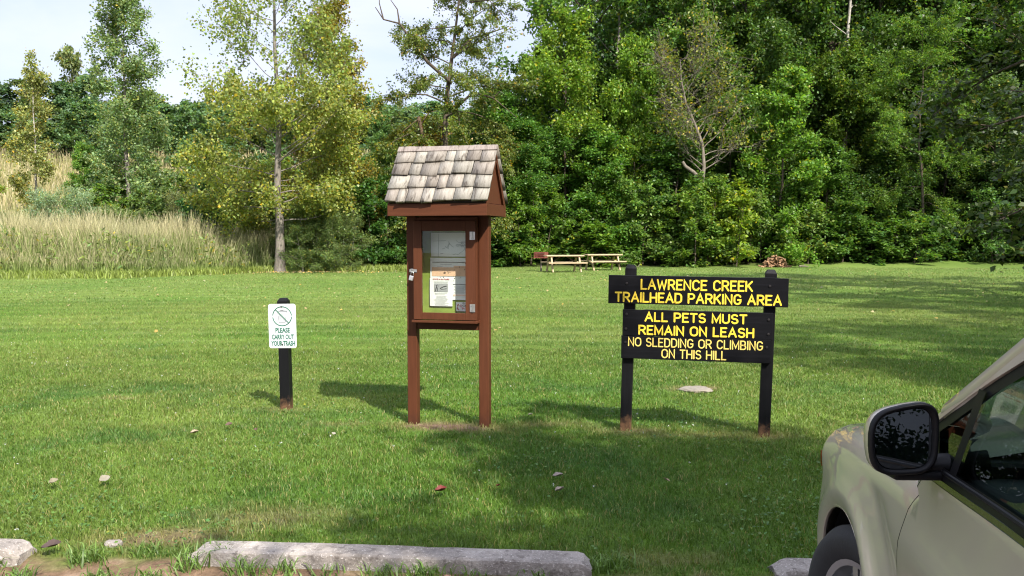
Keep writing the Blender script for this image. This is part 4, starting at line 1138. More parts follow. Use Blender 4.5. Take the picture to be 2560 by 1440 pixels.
textmesh('WWII in the Pacific', -.073, .075, .105, .0125, -.0042, REDINK, .012, 'heading', o)
bars(o, 'photograph', GREYINK, [(.0, .038, .122, .070)], -.0042)
mb = MB()
for pts, rr in (([(-.042, .058), (-.038, .045), (-.045, .028), (-.048, .008)], .006), ([(-.038, .045), (-.030, .028), (-.032, .008)], .005), ([(-.045, .055), (-.03, .062), (-.022, .05)], .004), ([(-.008, .030), (.02, .045), (.05, .052)], .007), ([(.0, .022), (.05, .03)], .004)):
    mb.tube([(x, -.0046, z) for x, z in pts], rr*.5, 4)
mb.build('picture_shapes', INK, o)
bars(o, 'text_lines', PALEINK, [(0, .090, .13, .0026), (0, .082, .12, .0022), (-.0, -.010, .11, .0028), (-.01, -.020, .09, .0022)]+[(rnd.uniform(-.008, .008), -.032-.0085*k, rnd.uniform(.06, .13), .0022) for k in range(10)], -.0044)
o, W_, H_ = sheet('emergency_sticker', .060, .187, .990, 1.066, .0560, 'small white emergency call sticker in the lower right corner inside the kiosk', 'sticker')
textmesh('CALL', -.008, .060, .003, .015, -.0042, INK, .02, 'lettering', o); textmesh('9-1-1', -.014, .060, -.022, .018, -.0042, REDINK, .018, 'lettering', o)
bars(o, 'text_lines', GREYINK, [(.022, .027, .06, .004), (.0, .034, .012, .005)], -.0042)
mb = MB(); mb.tube([(-.041, -.0045, .020), (-.050, -.0046, .012), (-.053, -.0046, -.004), (-.048, -.0046, -.018), (-.040, -.0045, -.024)], [.0055, .0034, .003, .0034, .0055], 6)
for k in (1, 2, 3): mb.tube([(-.038+.0075*k*cos(t_), -.0046, .008+.0075*k*sin(t_)) for t_ in np.linspace(-.7, .7, 6)], .0013, 4)
mb.build('handset', REDINK, o)

# ------------------------------------------------------------ wooden park sign
G = empty('park_sign', (GX, GY, -.02), 0, 'black wooden park sign with yellow routed letters on two posts', 'sign', rot=(0, radians(.5), GROT))
def bevpost(mb, x, y, w, h, z0=-.25, ch=.022, top=.75):
    mb.box2((x-w/2, y-w/2, z0), (x+w/2, y+w/2, h-ch))
    c = [(x-w/2, y-w/2), (x+w/2, y-w/2), (x+w/2, y+w/2), (x-w/2, y+w/2)]
    a = [mb.bm.verts.new((px_, py_, h-ch+.0002)) for px_, py_ in c]
    t_ = [mb.bm.verts.new((x+(px_-x)*top, y+(py_-y)*top, h)) for px_, py_ in c]
    for k in range(4): mb.bm.faces.new((a[k], a[(k+1) % 4], t_[(k+1) % 4], t_[k]))
    mb.bm.faces.new(t_)
for s in (-1, 1):
    mb = MB(); bevpost(mb, s*.552, .0445, .089, 1.375 if s < 0 else 1.372, top=.62, ch=.03); mb.build('post', BLACK_P, G, .003, rot=(0, radians(1.0), 0))
def board(name, x0, x1, z0, z1, seed, seam=None):
    """plank with a hand-cut, slightly uneven top edge"""
    r = np.random.default_rng(seed); xs = np.linspace(x0, x1, 26)
    top = [(x, z1+r.normal(0, .0012)) for x in xs]; bot = [(x, z0+r.normal(0, .0008)) for x in xs[::-1]]
    mb = MB(); mb.prism(top+bot, -.038, -.0005, 'y'); return mb.build(name, BLACK, G, .002)
B1 = board('top_board', -.703, .706, 1.070, 1.299, 1)
B2 = board('middle_board', -.584, .594, .808, 1.022, 2)
B3 = board('bottom_board', -.592, .584, .622, .8055, 3)
for b_, txt, x0, x1, zb, h_, sw in ((B1, 'LAWRENCE CREEK', -.436, .430, 1.193, .074, .0138), (B1, 'TRAILHEAD PARKING AREA', -.643, .652, 1.088, .071, .0138),
                                (B2, 'ALL PETS MUST', -.400, .392, .934, .066, .0138), (B2, 'REMAIN ON LEASH', -.448, .448, .826, .067, .0138),
                                (B3, 'NO SLEDDING OR CLIMBING', -.532, .520, .728, .065, .0098), (B3, 'ON THIS HILL', -.262, .240, .640, .065, .0098)):
    stroke_text(txt, x0, x1, zb, h_, sw, -.038).build('lettering', YELLOW if b_ != B3 else PALEYELLOW, b_)
for b_, pts in ((B1, ((-.555, 1.235), (.565, 1.235))), (B2, ((-.552, .985), (.562, .97), (-.555, .865), (.562, .855))), (B3, ((-.558, .755), (.552, .75)))):
    mb = MB()
    for x, z in pts: mb.lathe([(.0001, -.0455), (.008, -.045), (.0105, -.041), (.0105, -.0375)], 10, 'y', (x, 0, z))
    mb.build('bolt', DARKSTEEL, b_, smooth=True)

# ------------------------------------------------------------ carry-out sign
T = empty('trash_sign', (TX, TY, -.035), 0, 'short black post with a white carry out your trash sign', 'sign', rot=(0, radians(-.9), radians(-4)))
mb = MB(); bevpost(mb, 0, .047, .094, 1.068, ch=.03, top=.6); mb.build('post', BLACK_P, T, .003)
pw, ph = .258, .408; pzc = .812
rc = .022; out = []
for sx_, sz_, a0 in ((1, 1, 0), (-1, 1, 90), (-1, -1, 180), (1, -1, 270)):
    for k in range(6):
        t_ = radians(a0+90*k/5); out.append((sx_*(pw/2-rc)+rc*cos(t_), pzc+sz_*(ph/2-rc)+rc*sin(t_)))
mb = MB(); mb.prism(out, -.0045, -.0012, 'y'); P_ = mb.build('panel', WHITEPANEL, T)
yf = -.0048
mb = MB(); cz = pzc+.090
ring = [(.088*cos(t_), yf, cz+.088*sin(t_)) for t_ in np.linspace(0, 2*pi, 40, endpoint=False)]; mb.tube(ring, .0048, 4, True)
mb.tube([(-.060, yf-.0008, cz+.062), (.060, yf-.0008, cz-.062)], .0048, 4); mb.build('prohibition_ring', GREENINK, P_)
mb = MB(); s_ = .0022
for a_, b_ in (((-.040, .040), (-.030, -.056)), ((.040, .040), (.030, -.056)), ((-.030, -.056), (.030, -.056)), ((-.046, .050), (.046, .050)), ((-.046, .042), (.046, .042)), ((-.046, .050), (-.046, .042)), ((.046, .050), (.046, .042)), ((-.014, .056), (.014, .056))):
    mb.tube([(a_[0], yf+.0004, cz+a_[1]), (b_[0], yf+.0004, cz+b_[1])], s_, 4)
for k in range(6):
    x = -.028+.0112*k; mb.tube([(x, yf+.0005, cz+.036), (x*.78, yf+.0005, cz-.050)], s_*.7, 4)
mb.build('bin_picture', INK, P_)
for txt, x0, x1, zb in (('PLEASE', -.066, .070, -.060), ('CARRY OUT', -.101, .106, -.122), ('YOUR TRASH', -.109, .114, -.182)):
    textmesh(txt, x0, x1, pzc+zb, .045, yf-.0002, GREENINK, .034, 'lettering', P_)
mb = MB()
for z in (.178, -.172): mb.lathe([(.0001, -.012), (.006, -.0098), (.0085, -.008), (.0085, -.004)], 10, 'y', (-.004, 0, pzc+z))
mb.build('bolt', DARKSTEEL, P_, smooth=True)

# ------------------------------------------------------------ picnic tables, grill
OLDPINE = plain('weathered_pine', lin(170, 150, 118), .75, 0, .2, 6, .2, stretch=(1, 9, 9))
DARKPINE = plain('dark_stained_pine', lin(96, 78, 58), .8, 0, .25, 6, .2, stretch=(4, 4, 4))
def picnic(x, y, rz, label):
    t = empty('picnic_table', (x, y, -.01), rz, label, 'picnic table', 'picnic tables at the wood edge')
    Lh = .86
    mb = MB()
    for k in range(5): mb.box((0, -.30+.15*k, .745), (2*Lh, .140, .05))
    mb.build('tabletop', OLDPINE, t, .004)
    for s in (-1, 1):
        mb = MB()
        for k in range(2): mb.box((0, s*(.63+.145*k), .435), (2*Lh+.04, .135, .05))
        mb.build('bench', OLDPINE, t, .004)
    for e in (-1, 1):
        ex = e*.60
        mb = MB(); mb.box((ex, 0, .70), (.04, .68, .09)); mb.box((ex, 0, .375), (.04, 1.5, .09)); mb.build('crossbeam', DARKPINE, t)
        for s in (-1, 1):
            mb = MB(); a_ = Vector((ex+e*.041, s*.22, .72)); b_ = Vector((ex+e*.041, s*.60, 0)); d = (b_-a_)
            mb.box((a_+b_)/2, (.06, .13, d.length), (math.atan2(d.y, -d.z), 0, 0)); mb.build('leg', OLDPINE, t)
        mb = MB(); a_ = Vector((ex-e*.02, 0, .40)); b_ = Vector((e*.15, 0, .71)); d = b_-a_
        mb.box((a_+b_)/2, (.04, .07, d.length), (0, math.atan2(d.x, d.z), 0)); mb.build('brace', DARKPINE, t)
    return t
picnic(2.33, 39.9, radians(11), 'weathered picnic table beside the brown park grill')
picnic(4.30, 42.0, radians(13), 'weathered picnic table farther right from the grill')
g_ = empty('park_grill', (1.34, 40.9, 0), radians(-28), 'rusty brown pedestal grill left of the picnic tables', 'grill')
RUST = plain('rusty_steel', lin(112, 62, 48), .8, .1, .3, 12, .2)
mb = MB(); mb.tube([(0, 0, -.2), (0, 0, .62)], .04, 10); mb.build('pedestal', plain('grey_post', lin(110, 100, 88), .8), g_)
mb = MB(); mb.box2((-.27, -.20, .62), (.27, .20, .64)); mb.box2((-.27, -.2, .641), (-.255, .2, .88)); mb.box2((.255, -.2, .641), (.27, .2, .88)); mb.box2((-.2545, .185, .641), (.2545, .2, .88)); mb.box2((-.2545, -.2, .82), (.2545, -.185, .88)); mb.build('firebox', RUST, g_)
mb = MB()
for k in range(9): mb.tube([(-.25, -.17+.04*k, .80), (.25, -.17+.04*k, .80)], .008, 5)
mb.build('grate', DARKSTEEL, g_)
mb = MB(); mb.box2((-.33, -.32, .605), (.33, .22, .619)); mb.build('shelf', RUST, g_)

# split firewood heap and dead brush
r = np.random.default_rng(9)
LOG = plain('split_log', lin(138, 106, 78), .85, 0, .45, 3, .3)
mb = MB()
for k in range(150):
    u = r.uniform(-1, 1); z = (1-abs(u)**1.4)*.62*r.random()**1.2; v = r.uniform(-.4, .4)
    L_ = r.uniform(.10, .22); a_ = r.uniform(0, pi); e_ = r.uniform(-.5, .5)
    d = np.array([cos(a_)*cos(e_), sin(a_)*cos(e_), sin(e_)])*L_; c = np.array([u*.68, v*.7, z+.03])
    mb.tube([c-d, c+d], r.uniform(.022, .05), 5)
o = mb.build('firewood_heap', LOG); o.location = (13.55, 45.6, 0); tag(o, 'heap of split brown firewood lying at the wood edge', 'firewood heap')
DEAD = plain('dead_brush', lin(128, 88, 66), .9, 0, .35, 5, .2)
ws = []
for k in range(70):
    b_, br = limb(r, (r.normal(0, .5), r.normal(0, .35), r.uniform(0, .5)), (r.normal(0, 1), r.normal(0, .5), r.uniform(-.1, .7)), r.uniform(.5, 1.5), r.uniform(.012, .03), 5, .25); ws.append((b_, br))
o = add('brush_heap', wood_mesh('brush_heap', ws), DEAD); o.location = (20.6, 50.4, .05); tag(o, 'heap of reddish dead branches at the wood edge right of the sign', 'brush heap')
for (px, d, L_, a_, rr, lb) in ((1520, 46.6, 1.2, .1, .05, 'low fallen branch behind the right picnic table'), (2235, 49.2, 2.2, .05, .04, 'long pale fallen branch lying in front of the dead brush'), (905, 42.6, .55, .2, .10, 'short brown log end at the foot of the dark thicket'), (1595, 46.3, .9, -.2, .05, 'fallen stick on the lawn edge between the tables and the sign'), (2010, 45.8, .5, .1, .06, 'short grey log right of the firewood heap')):
    b_, br = limb(r, (-L_/2, 0, rr), (1, a_, .02), L_, rr, 6, .08); w2, wr = limb(r, b_[3], (.6, .2, .7), L_*.3, rr*.5, 3, .1)
    o = add('fallen_log', wood_mesh('log', [(b_, br), (w2, wr)]), LOG if 'brown' in lb else TWIG_GREY); o.location = ((px-1280)/2217*d, d, 0); tag(o, lb, 'log')

# ------------------------------------------------------------ wheel stops
cm, nt, b = newmat('old_concrete')
v = coords(nt); n1 = noise(nt, v, 90, 4, .7); n2 = noise(nt, v, 6, 5, .65); n3 = noise(nt, v, 26, 3, .6)
c = ramp(nt, [(.3, lin(112, 105, 98)), (.55, lin(150, 142, 134)), (.8, lin(178, 170, 161))], n2)
c = mixc(nt, ramp(nt, [(.58, (0, 0, 0)), (.66, (.8, .8, .8))], n1), c, lin(212, 204, 196)); c = mixc(nt, ramp(nt, [(.55, (0, 0, 0)), (.66, (.7, .7, .7))], n3), c, lin(96, 88, 82))
nt.links.new(c, b.inputs['Base Color']); b.inputs['Roughness'].default_value = .95
mx = nt.nodes.new('ShaderNodeMath'); mx.operation = 'ADD'; nt.links.new(n1, mx.inputs[0]); nt.links.new(n3, mx.inputs[1])
bump(nt, b, mx.outputs[0], .9, .010)
def wheel_stop(xl, yl, Lw, label, seed):
    """worn concrete stop, chamfered long edges and ends, half sunk in the soil"""
    t_rot = -math.atan(.083); n = 60; r = np.random.default_rng(seed)
    prof = [(-.086, -.12), (-.085, .040), (-.078, .062), (-.066, .070), (.066, .071), (.078, .062), (.087, .04), (.088, -.12)]
    V = []; 
    for k in range(n+1):
        x = Lw*k/n; e = min(x, Lw-x); f = sstep(0, .085, e+.03); 
        for (y, z) in prof:
            zz = z*(.25+.75*f) if z > 0 else z
            nz = (fbm(x*9+y*20, y*31+seed, seed)-.5)*.006+(fbm(x*2.5, seed, 4)-.5)*.005
            V.append((x+(.012*r.normal() if k in (0, n) else 0), y*(.80+.20*f)+(fbm(x*12, z*20, seed+3)-.5)*.004, zz+(nz if z > 0 else 0)))
    m = len(prof); F = [(k*m+j, k*m+j+1, (k+1)*m+j+1, (k+1)*m+j) for k in range(n) for j in range(m-1)]
    me = np_mesh('wheel_stop', np.array(V), [np.array(F)[:, ::-1], np.array([list(range(m))]), np.array([list(range(n*m, n*m+m))[::-1]])], smooth=True)
    bmx = bmesh.new(); bmx.from_mesh(me); bmesh.ops.recalc_face_normals(bmx, faces=bmx.faces); bmx.to_mesh(me); bmx.free()
    me.set_sharp_from_angle(angle=radians(24))
    o = add('wheel_stop', me, cm); o.location = (xl, yl, 0); o.rotation_euler = (0, 0, t_rot)
    return tag(o, label, 'wheel stop', 'concrete wheel stops along the lawn edge')
wheel_stop(-1.58, 4.328, 1.965, 'long worn concrete wheel stop lying in front of the kiosk', 1)
wheel_stop(-4.31, 4.49, 1.90, 'concrete wheel stop cut off by the left edge of the photo', 2)
wheel_stop(1.24, 4.085, 1.9, 'concrete wheel stop mostly hidden behind the car wheel', 3)

# pale flat rock and small things on the lawn
r = np.random.default_rng(12)
def rock(name, loc, rx, ry, rz_, label, mat, seed, cat='stone'):
    bm = bmesh.new(); bmesh.ops.create_icosphere(bm, subdivisions=4, radius=1)
    for v_ in bm.verts:
        c = v_.co; k = 1+.5*(fbm(c.x*1.5+c.z, c.y*1.5+seed, seed)-.5)+.18*(fbm(c.x*6, c.y*6+c.z*4, seed+4)-.5)
        v_.co = Vector((c.x*rx*k, c.y*ry*k, max(-.8, min(.75, c.z*1.3))*rz_*(.8+.5*fbm(c.x*3, c.y*3, seed+9))))
    me = bpy.data.meshes.new(name); bm.to_mesh(me); bm.free()
    for p in me.polygons: p.use_smooth = True
    o = add(name, me, mat); o.location = loc; return tag(o, label, cat)
ROCK = plain('pale_rock', lin(122, 115, 103), .9, 0, .3, 22, .8)
rock('stone', (1.895, 9.09, .018), .17, .15, .024, 'pale flat stone bedded in bare soil on the lawn behind the sign', ROCK, 3)
rock('stone', (-2.06, 4.50, .012), .045, .03, .02, 'small grey stone in the worn turf between two wheel stops', cm, 7)
def leaf(x, y, s, colr, label, rz, curl=.5, tilt=.3, z=.05):
    """a dried leaf: a curled blade with its stalk"""
    n, m = 9, 5; V, F = [], []
    for i_ in range(n+1):
        u = i_/n; wv = sin(pi*min(1, u*.92+.05))**.8*(1+.16*(i_ % 2))*.36
        for j in range(m):
            q = (j/(m-1)-.5)*2
            V.append(((u-.5)*s, q*wv*s, s*(curl*.35*(q*q*wv*2)+.25*curl*(u-.5)**2*2+.03*sin(u*9+q*4))))
    for i_ in range(n):
        for j in range(m-1): a_ = i_*m+j; F.append((a_, a_+m, a_+m+1, a_+1))
    V += [(.5*s, -.008*s, 0), (.78*s, -.006*s, .04*s), (.78*s, .006*s, .04*s), (.5*s, .008*s, 0)]
    b0 = (n+1)*m; F.append((b0, b0+1, b0+2, b0+3))
    o = add('fallen_leaf', np_mesh('fallen_leaf', np.array(V), [np.array(F)], smooth=True), plain('dry_leaf', tuple(c_*.42 for c_ in colr), .7, 0, .25, 40, .2))
    o.location = (x, y, z); o.rotation_euler = (tilt, -.2, rz)
    return tag(o, label, 'leaf', 'fallen leaves on the lawn')
tan = lin(200, 180, 150); brn = lin(120, 92, 74)
for a in ((-2.497, 6.90, .075, tan, 'tan curled fallen leaf on the grass left of the trash sign foot', .4), (-2.598, 5.574, .085, lin(176, 168, 146), 'pale crumpled fallen leaf on the left foreground grass', 1.1),
          (-.431, 5.316, .085, lin(140, 44, 30), 'dark red fallen leaf on the grass in front of the kiosk', .1), (.297, 5.648, .080, lin(190, 172, 160), 'narrow tan fallen leaf, the farther of two below the sign shadow', .1),
          (.293, 5.324, .075, lin(196, 178, 158), 'tan folded fallen leaf, the nearer of two in the shaded grass', .5), (.979, 5.556, .065, lin(186, 160, 128), 'upright tan leaf on the shaded grass near the sign', 2.1),
          (-2.327, 7.215, .07, brn, 'brown fallen leaf behind the tan one, left of the kiosk', .2), (-2.89, 5.512, .065, lin(170, 160, 130), 'small pale leaf at the far left of the foreground grass', .9),
          (-2.047, 7.011, .05, brn, 'tiny brown leaf between the trash sign and the kiosk', 2.), (-.084, 5.425, .035, lin(150, 60, 30), 'tiny orange red leaf right of the dark red leaf', .6),
          (-2.301, 4.35, .11, lin(96, 74, 66), 'dark curled brown leaf at the end of the left wheel stop', .2), (-1.40, 6.88, .05, lin(196, 190, 170), 'small pale leaf left of the kiosk base', 1.6),
          (-.30, 4.06, .05, lin(190, 150, 132), 'pinkish dry leaf on the gravel before the long wheel stop', .7), (.16, 7.62, .05, lin(225, 215, 180), 'cream leaf on the dry grass between kiosk and sign', .1)):
    leaf(a[0], a[1], a[2]*.85, a[3], a[4], a[5], rnd.uniform(.6, 1.3), rnd.uniform(-.3, .5), .055 if a[1] > 4.3 else .0)
# ============================================================ THE CAR (minivan, seen from its driver's side)
CROT = radians(-7.5)
GZ = -.05
fw = Vector((sin(-CROT), cos(-CROT), 0)); rt = Vector((cos(-CROT), -sin(-CROT), 0))
HW = .975
fl = Vector((1.12, 2.92, 0))
C0 = fl+rt*HW
CAR = empty('parked_car', (C0.x, C0.y, GZ), CROT, 'champagne silver minivan parked nose in at the wheel stops', 'car')
# local frame: x right, y forward (0 at the front axle), z up; zw is height above the lawn
def Zl(z): return z-GZ
def sm01(a, b, x):
    t_ = min(1, max(0, (x-a)/(b-a))); return t_*t_*(3-2*t_)
def ztop(y):
    """shoulder line where the flank turns into the bonnet"""
    if y > .93: y = .93
    return .998 - .035*sm01(-.6, .0, y) - .11*sm01(-.1, .75, y) - .10*sm01(.55, .93, y)
def halfw(y, z):
    h = .955+.020*sm01(.25, .6, z)-.016*sm01(.72, 1.0, z)
    if z > 1.0: h -= .20*(z-1.0)+.10*max(0, z-1.35)**1.5
    if z < .3: h -= .10*(.3-z)/.2
    # flare round the front wheel arch, and round the rear one
    for yc in (0, -3.08):
        d = sqrt((y-yc)**2+(z-.29)**2)
        if z < .85: h += .030*math.exp(-((d-.44)/.050)**2)*(1-sm01(.55, .8, z)*.5)*(1-.5*sm01(.1, .4, y)) - .012*math.exp(-((d-.60)/.06)**2)
    # soft feature line along the doors
    h += .010*math.exp(-((z-.80-.03*y)/.07)**2)*sm01(-.2, -.9, y)
    if y > -.66:   # bonnet shoulder rolls over
        zt = ztop(y); u = min(1, max(0, (z-(zt-.13))/.13)); h -= .105*(1-sqrt(max(0, 1-u*u)))
    if y < -3.7: h -= .10*sm01(-3.7, -4.25, y)
    return h
PW_ = 2.1; Y0 = .41
def nose(z): return .80-.05*sm01(.45, .25, z)-.02*sm01(.6, .75, z)-.16*sm01(.72, .95, z)
def P(t_, z):
    """flank/front surface, left side. t<=1: round the nose (0 = centre line); t>1: metres back from Y0"""
    if t_ <= 1:
        th = t_*pi/2; n_ = nose(z)
        y = Y0+(n_-Y0)*max(0, cos(th))**(2/PW_); b_ = math.copysign(abs(sin(th))**(2/PW_), th)
        return Vector((-halfw(min(y, .6), z)*b_, y, Zl(z)))
    y = Y0-(t_-1)
    return Vector((-halfw(y, z), y, Zl(z)))
def ty(y): return 1+Y0-y          # parameter for a distance y on the flat flank
def inpoly(x, y, poly):
    c = False; n = len(poly)
    for i_ in range(n):
        x1, y1 = poly[i_]; x2, y2 = poly[i_-1]
        if (y1 > y) != (y2 > y) and x < (x2-x1)*(y-y1)/(y2-y1)+x1: c = not c
    return c
def dens(poly, step):
    out = []
    for i_ in range(len(poly)):
        a_, b_ = Vector(poly[i_]), Vector(poly[(i_+1) % len(poly)])
        n = max(1, int((b_-a_).length/step))
        out += [tuple(a_+(b_-a_)*k/n) for k in range(n)]
    return out
def skin(poly, holes=(), step=.035, off=0.0, surf=P):
    """conforming triangulation of a region of the flank, with smooth analytic normals"""
    polys = [dens(p, step) for p in (poly,)+tuple(holes)]
    pts, edges = [], []
    for p in polys:
        b0 = len(pts); n = len(p); pts += [Vector(q) for q in p]; edges += [(b0+k, b0+(k+1) % n) for k in range(n)]
    xs = [p[0] for p in polys[0]]; zs = [p[1] for p in polys[0]]
    x = min(xs)+step*.5
    while x < max(xs):
        z = min(zs)+step*.5
        while z < max(zs):
            if inpoly(x, z, polys[0]) and not any(inpoly(x, z, h) for h in polys[1:]):
                if min((Vector((x, z))-q).length_squared for q in pts[:sum(len(p) for p in polys)]) > (step*.45)**2: pts.append(Vector((x, z)))
            z += step
        x += step
    v2, _, f2, *_r = delaunay_2d_cdt(pts, edges, [], 0, 1e-6)
    faces = []
    for f in f2:
        c = sum((v2[i_] for i_ in f), Vector((0, 0)))/3
        if inpoly(c.x, c.y, polys[0]) and not any(inpoly(c.x, c.y, h) for h in polys[1:]): faces.append(tuple(f))
    V, N = [], []
    e = .004
    for q in v2:
        p = surf(q.x, q.y); du = surf(q.x+e, q.y)-surf(q.x-e, q.y); dv = surf(q.x, q.y+e)-surf(q.x, q.y-e)
        n_ = du.cross(dv); n_ = n_.normalized() if n_.length > 1e-9 else Vector((-1, 0, 0))
        V.append(p+n_*off); N.append(n_)
    return V, faces, N
def mirror_x(V, F, N): return [Vector((-v.x, v.y, v.z)) for v in V], [f[::-1] for f in F], [Vector((-n.x, n.y, n.z)) for n in N]
def panel(name, mat, parent, *parts):
    V, F, N = [], [], []
    for v_, f_, n_ in parts:
        o_ = len(V); V += v_; N += n_
        for f in f_:
            a_, b_, c_ = (v_[k] for k in f[:3]); g_n = (b_-a_).cross(c_-a_)
            f = f if g_n.dot(n_[f[0]]) > 0 else f[::-1]
            F.append(tuple(k+o_ for k in f))
    me = bpy.data.meshes.new(name); me.from_pydata([tuple(v) for v in V], [], F)
    for p in me.polygons: p.use_smooth = True
    me.update(); me.normals_split_custom_set_from_vertices([tuple(n) for n in N])
    return add(name, me, mat, parent)

m_, nt, b = newmat('champagne_metallic')
b.inputs['Base Color'].default_value = (.50, .44, .37, 1)
b.inputs['Metallic'].default_value = .38; b.inputs['Roughness'].default_value = .34
b.inputs['Coat Weight'].default_value = 1.0; b.inputs['Coat Roughness'].default_value = .03
# faint road dust, heavier low down on the sills
PAINT = m_
TRIM = plain('black_trim', (.007, .007, .008), .42, 0, .1, 40, .05, spec=.15)
RUBBER = plain('tyre_rubber', (.016, .016, .017), .75, 0, .2, 30, .2)
LINER = plain('wheel_well', (.006, .006, .006), .95, 0, .1, 10, 0)
CHROME = plain('chrome', (.20, .19, .19), .25, 1.0, .02, 5, 0)
ALLOY = plain('alloy', (.52, .52, .52), .3, .9, .05, 10, 0)
TINT = glassmat('tinted_glass', (.24, .30, .27), 1.5)
WIND = glassmat('windscreen_glass', (.62, .76, .72), 1.5)
MIRG = plain('mirror_glass', (.46, .48, .50), .0, 1.0, .0, 1, 0)
CLOTH = plain('grey_cloth', (.03, .032, .034), .9, 0, .15, 60, .1)
DASH = plain('dash_plastic', (.018, .021, .024), .6, 0, .1, 40, .1)

RA = .395; AZ = .29   # arch radius, axle height above lawn
def arch_pts(yc, r, a0=0, a1=180, n=26): return [(ty(yc+r*cos(radians(a0+(a1-a0)*k/n))), AZ+r*sin(radians(a0+(a1-a0)*k/n))) for k in range(n+1)]
zs_ = .16
gap = .0045
# the door seam: leans back towards the top, as in the photo
seam = [(-.555, zs_), (-.553, .45), (-.556, .66), (-.575, .78), (-.615, .88), (-.665, .955), (-.700, .990)]
belt = lambda y: .998+.012*sm01(-.7, -1.3, y)+.02*sm01(-1.3, -3.5, y)
def off(pl, d): return [(y+d, z) for y, z in pl]
# --- front wing + bumper skin (left, then mirrored)
top_line = [(1.0+Y0-y, ztop(y)-.0005) for y in np.linspace(-.69, Y0, 14)] + [(t_, ztop(P(t_, .85).y)-.0005) for t_ in np.linspace(.97, .0, 24)]
wing = [(ty(y), z) for y, z in off(seam, gap/2)] + top_line + [(0, .2)] + [(t_, .2) for t_ in np.linspace(.1, .9, 8)] + [(ty(.41), .19)] + arch_pts(0, RA)[::1][0:] + [(ty(-.41), zs_)]
wing_pts = [q for q in wing]
# arch must run from front to back
wv = skin(wing_pts, (), .03)
BODY = panel('wing', PAINT, CAR, wv); panel('wing', PAINT, CAR, mirror_x(*wv))
# --- bonnet: from shoulder to shoulder, crowned
def bonnet_side(s_):
    """edge of the bonnet: s 0 at the nose centre .. 1 at the screen"""
    return None
rows = [(t_, ztop(P(t_, .85).y)) for t_ in np.linspace(.0, .97, 16)][1:]+[(1.0+Y0-y, ztop(y)) for y in np.linspace(Y0, -.60, 14)]
bv, bf = [], []
for t_, z in rows:
    p = P(t_, z); 
    for k in range(17):
        u = k/8-1; cr = .055*(1-abs(u)**2.4)*sm01(.9, .2, p.y)+.012*(1-u*u)
        fwd_ = .0
        bv.append((p.x*-u if u < 0 else -p.x*u, p.y+.10*(1-u*u)*sm01(-.2, -.6, p.y), p.z+cr))
for i_ in range(len(rows)-1):
    for k in range(16): a_ = i_*17+k; bf.append((a_, a_+1, a_+18, a_+17))
me = np_mesh('bonnet', np.array(bv), [np.array(bf)], smooth=True); bmx = bmesh.new(); bmx.from_mesh(me); bmesh.ops.recalc_face_normals(bmx, faces=bmx.faces)
if sum(f.normal.z for f in bmx.faces) < 0: bmesh.ops.reverse_faces(bmx, faces=bmx.faces)
bmx.to_mesh(me); bmx.free(); add('bonnet', me, PAINT, CAR)
# --- doors and rear quarter
yA, yB = -1.76, -2.72
def rect(y0, y1, sill=zs_): 
    return [(ty(y0), sill), (ty(y0), belt(y0)), *[(ty(y), belt(y)) for y in np.linspace(y0, y1, 8)[1:]], (ty(y1), sill)]
door = [(ty(y), z) for y, z in off(seam, -gap/2)] + [(ty(y), belt(y)) for y in np.linspace(-.72, yA+gap/2, 12)] + [(ty(yA+gap/2), zs_)]
dv = skin(door, (), .03)
DL = panel('front_door', PAINT, CAR, dv); panel('front_door', PAINT, CAR, mirror_x(*dv))
sd = skin(rect(yA-gap/2, yB+gap/2), (), .06); panel('sliding_door', PAINT, CAR, sd); panel('sliding_door', PAINT, CAR, mirror_x(*sd))
qd = [(ty(yB-gap/2), zs_), (ty(yB-gap/2), belt(yB))]+[(ty(y), belt(y)) for y in np.linspace(yB, -4.2, 10)[1:]]+[(ty(-4.2), .22), (ty(-3.5), zs_)]+[(ty(-3.08-RA*cos(radians(180*k/20))), AZ+RA*sin(radians(180*k/20))) for k in range(20, -1, -1)][::-1][::-1]
qd = [(ty(yB-gap/2), zs_), (ty(yB-gap/2), belt(yB))]+[(ty(y), belt(y)) for y in np.linspace(yB, -4.2, 10)[1:]]+[(ty(-4.2), .22), (ty(-3.5), .2)]+[(ty(-3.08-RA*cos(radians(a_))), AZ+RA*sin(radians(a_))) for a_ in np.linspace(0, 180, 21)]+[(ty(-2.66), zs_)]
qv = skin(qd, (), .06); panel('rear_quarter', PAINT, CAR, qv); panel('rear_quarter', PAINT, CAR, mirror_x(*qv))
# --- upper body: pillars, glass
def Wz(y, kind):
    """side-window outline heights: outer edge of the pillar/roof and inner edge of the opening"""
    if kind == 'out':
        pts = [(-.36, 1.02), (-.50, 1.06), (-.68, 1.135), (-.90, 1.268), (-1.10, 1.392), (-1.40, 1.55), (-1.7, 1.645), (-2.2, 1.70), (-4.1, 1.66), (-4.4, 1.6)]
    else:
        pts = [(-.52, 1.035), (-.68, 1.095), (-.925, 1.238), (-1.16, 1.355), (-1.40, 1.455), (-1.7, 1.535), (-2.2, 1.58), (-4.0, 1.54), (-4.4, 1.5)]
    for (a_, za), (b_, zb) in zip(pts, pts[1:]):
        if b_ <= y <= a_: return za+(zb-za)*(a_-y)/(a_-b_)
    return pts[-1][1]
def zbot(y): return belt(y)+.043
ys1 = np.linspace(-.52, -4.0, 40); ys2 = np.linspace(-.36, -4.1, 40)
pil = [(ty(y), Wz(y, 'out')) for y in ys2]+[(ty(-4.1), belt(-4.1)+.002), (ty(-4.0), zbot(-4.0))]+[(ty(y), Wz(y, 'in')+.022) for y in ys1[::-1]]+[(ty(-.46), 1.012), (ty(-.36), 1.008)]
